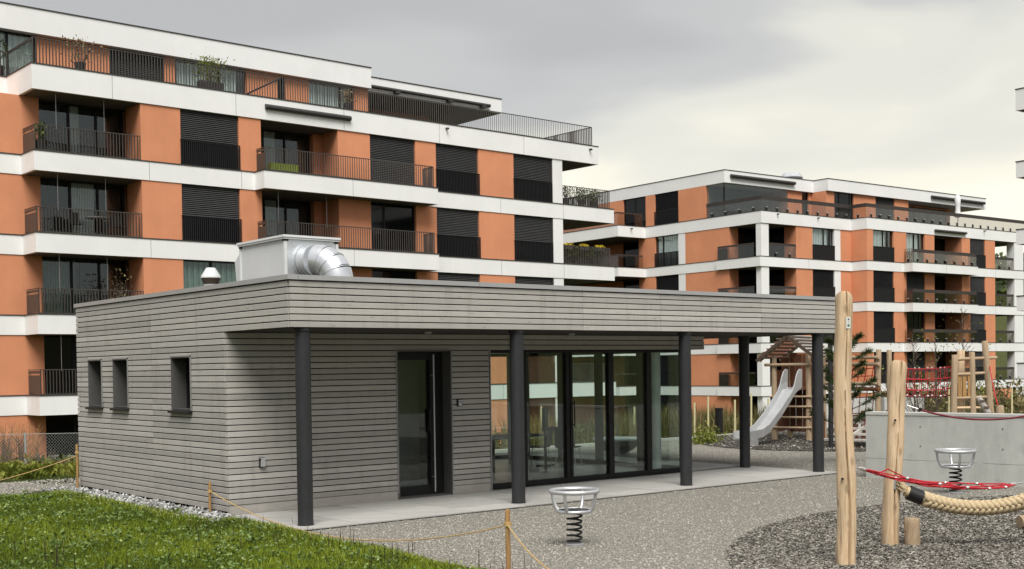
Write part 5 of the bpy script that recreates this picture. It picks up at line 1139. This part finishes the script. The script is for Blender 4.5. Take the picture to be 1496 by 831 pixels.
# balcony things on building A
def onA(s_, d, z): ca, sa = math.cos(.0212), math.sin(.0212); return (s_*ca-d*sa, 28.284+s_*sa+d*ca, z)
tpy = planted('topiary', onA(6.35, 3.15, 13.336), 'round clipped topiary ball in a dark pot on the left terrace', 'potted topiary'); MB().lathe([(.22, 0), (.30, .42), (.30, .45)], (0,0), 14).build('pot', 'terra', tpy, True); MB().tube([(0,0,.4), (0,0,.75)], .03, 6).build('stem', 'twig', tpy)
v = rng.normal(size=(900, 3)); v /= np.linalg.norm(v, axis=1)[:,None]; leaves(v*U(.3, .4, (900, 1))+np.array([0,0,1.1]), (.05, .09), 'needle', 'crown', tpy, None, 0, 2, v)
def potted(loc, label, kind, h, w_, n=420, box=None):
    e_ = planted('potted_plant', loc, label, 'potted plant')
    (MB().box((-box/2, -.2, 0), (box/2, .2, .45)) if box else MB().lathe([(.17, 0), (.22, .38), (.22, .4)], (0,0), 12)).build('pot', 'terra', e_)
    P3 = np.stack([rng.normal(0, w_*.38, n), rng.normal(0, .16, n), .4+U(0, h, n)], 1); leaves(P3, (.07, .16), kind, 'foliage', e_, None, .5, 2.5); twigs(e_, 8, h+.3, w_*.5, .01, .05).clear(); return e_
potted(onA(13.9, .75, 13.336), 'yellowish bushy plant in a dark trough on the terrace of the left block', 'leafy', 1.0, .9, 700, 1.0); potted(onA(8.55, .6, 13.336), 'dry spreading plant behind the left terrace railing', 'dry', .9, .8, 240); potted(onA(20.3, .6, 13.336), 'upright brown plant beside the terrace railing middle', 'dry', .6, .35, 260)
potted(onA(9.9, .5, 4.34), 'tall bare twiggy plant on the lower left balcony', 'dry', 1.3, .7, 160); potted(onA(6.95, .35, 10.24), 'green trailing plant at the left end of the upper balcony', 'leaf', .6, .25, 220)
cr_ = MB().box((-.62, -.2, 0), (.62, .2, .34)).build('flower_box', 'lime', loc=onA(16.45, -.45, 10.24)); tag(cr_, 'lime green box behind the upper middle balcony railing', 'box')
for i, (s_, z, lb) in enumerate(((33.2, 10.24, 'dark leafy potted plant on the upper end balcony nearest the pillar'), (34.3, 10.24, 'dark leafy potted plant in the middle of the upper end balcony'), (35.2, 10.24, 'dark leafy potted plant at the outer corner of the upper end balcony'), (33.0, 7.29, 'dense plant left on the lower end balcony'), (34.2, 7.29, 'dense plant in the middle of the lower end balcony'), (35.2, 7.29, 'dense plant right on the lower end balcony'))):
    e_ = potted(onA(s_, .6, z), lb, 'leaf', .55, .6, 300)
for s_, lb in ((33.1, 'left'), (34.2, 'middle'), (35.3, 'right')):
    e_ = planted('flower_trough', onA(s_, .35, 8.22), f'{lb} trough of yellow flowers on the lower end balcony railing', 'flower trough'); MB().box((-.3, -.08, -.16), (.3, .08, .0)).build('trough', 'terra', e_); leaves(np.stack([rng.normal(0, .16, 160), rng.normal(0, .06, 160), U(0, .12, 160)], 1), (.05, .09), 'yellow', 'blooms', e_, 'stuff', .4, 1.5)
for s_, z, d, lb in ((9.1, 7.29, .7, 'small balcony table with chairs on the middle left balcony'), (16.6, 13.34, 1.4, 'folding lounge frame leaning on the terrace of the left block')):
    e_ = planted('balcony_furniture', onA(s_, d, z), lb, 'garden furniture')
    if z < 10:
        MB().lathe([(.45, .70), (.45, .73)], (0,0), 14).build('table_top', 'trim', e_); MB().tube([(0,0,0), (0,0,.7)], .03, 6).build('leg', 'frame', e_)
        for q in (-.8, .8): MB().box((q-.2, -.2, .42), (q+.2, .2, .45)).box((q-.2, .18, .45), (q+.2, .21, .9)).build('seat', 'frame', e_)
    else: MB().beam((-1.2, 0, .1), (.9, 0, 1.25), .5, .06).build('frame', 'frame', e_); MB().beam((.9, 0, 0), (.9, 0, 1.25), .5, .05, (1,0,0)).build('leg', 'frame', e_)
um = planted('parasol', (57.82+22.9, 37.27-1.0, 12.62), 'closed pale parasol on the terrace of the stepped block', 'parasol'); MB().tube([(0,0,0), (0,0,2.6)], .04, 6).build('pole', 'alu', um); MB().lathe([(.12, .9), (.30, 1.0), (.18, 1.5), (.2, 1.9), (.24, 2.5), (.05, 2.75)], (0,0), 12).build('canopy', 'white_profile', um, True)
# wooded slope far behind
n = 14000; a = U(-160, 420, n); y = U(110, 190, n); P3 = np.stack([a, y, np.zeros(n)], 1); P3[:,2] = terrain(a, y)+U(.5, 8, n); keep = (np.hypot(a-20, y) > 122); P3 = P3[keep]
tag(leaves(P3, (1.2, 2.8), 'needle', 'far_wood', None, 'stuff', .2, 1.4), 'far wood on the slope behind the apartment blocks')
bpy.context.view_layer.update()
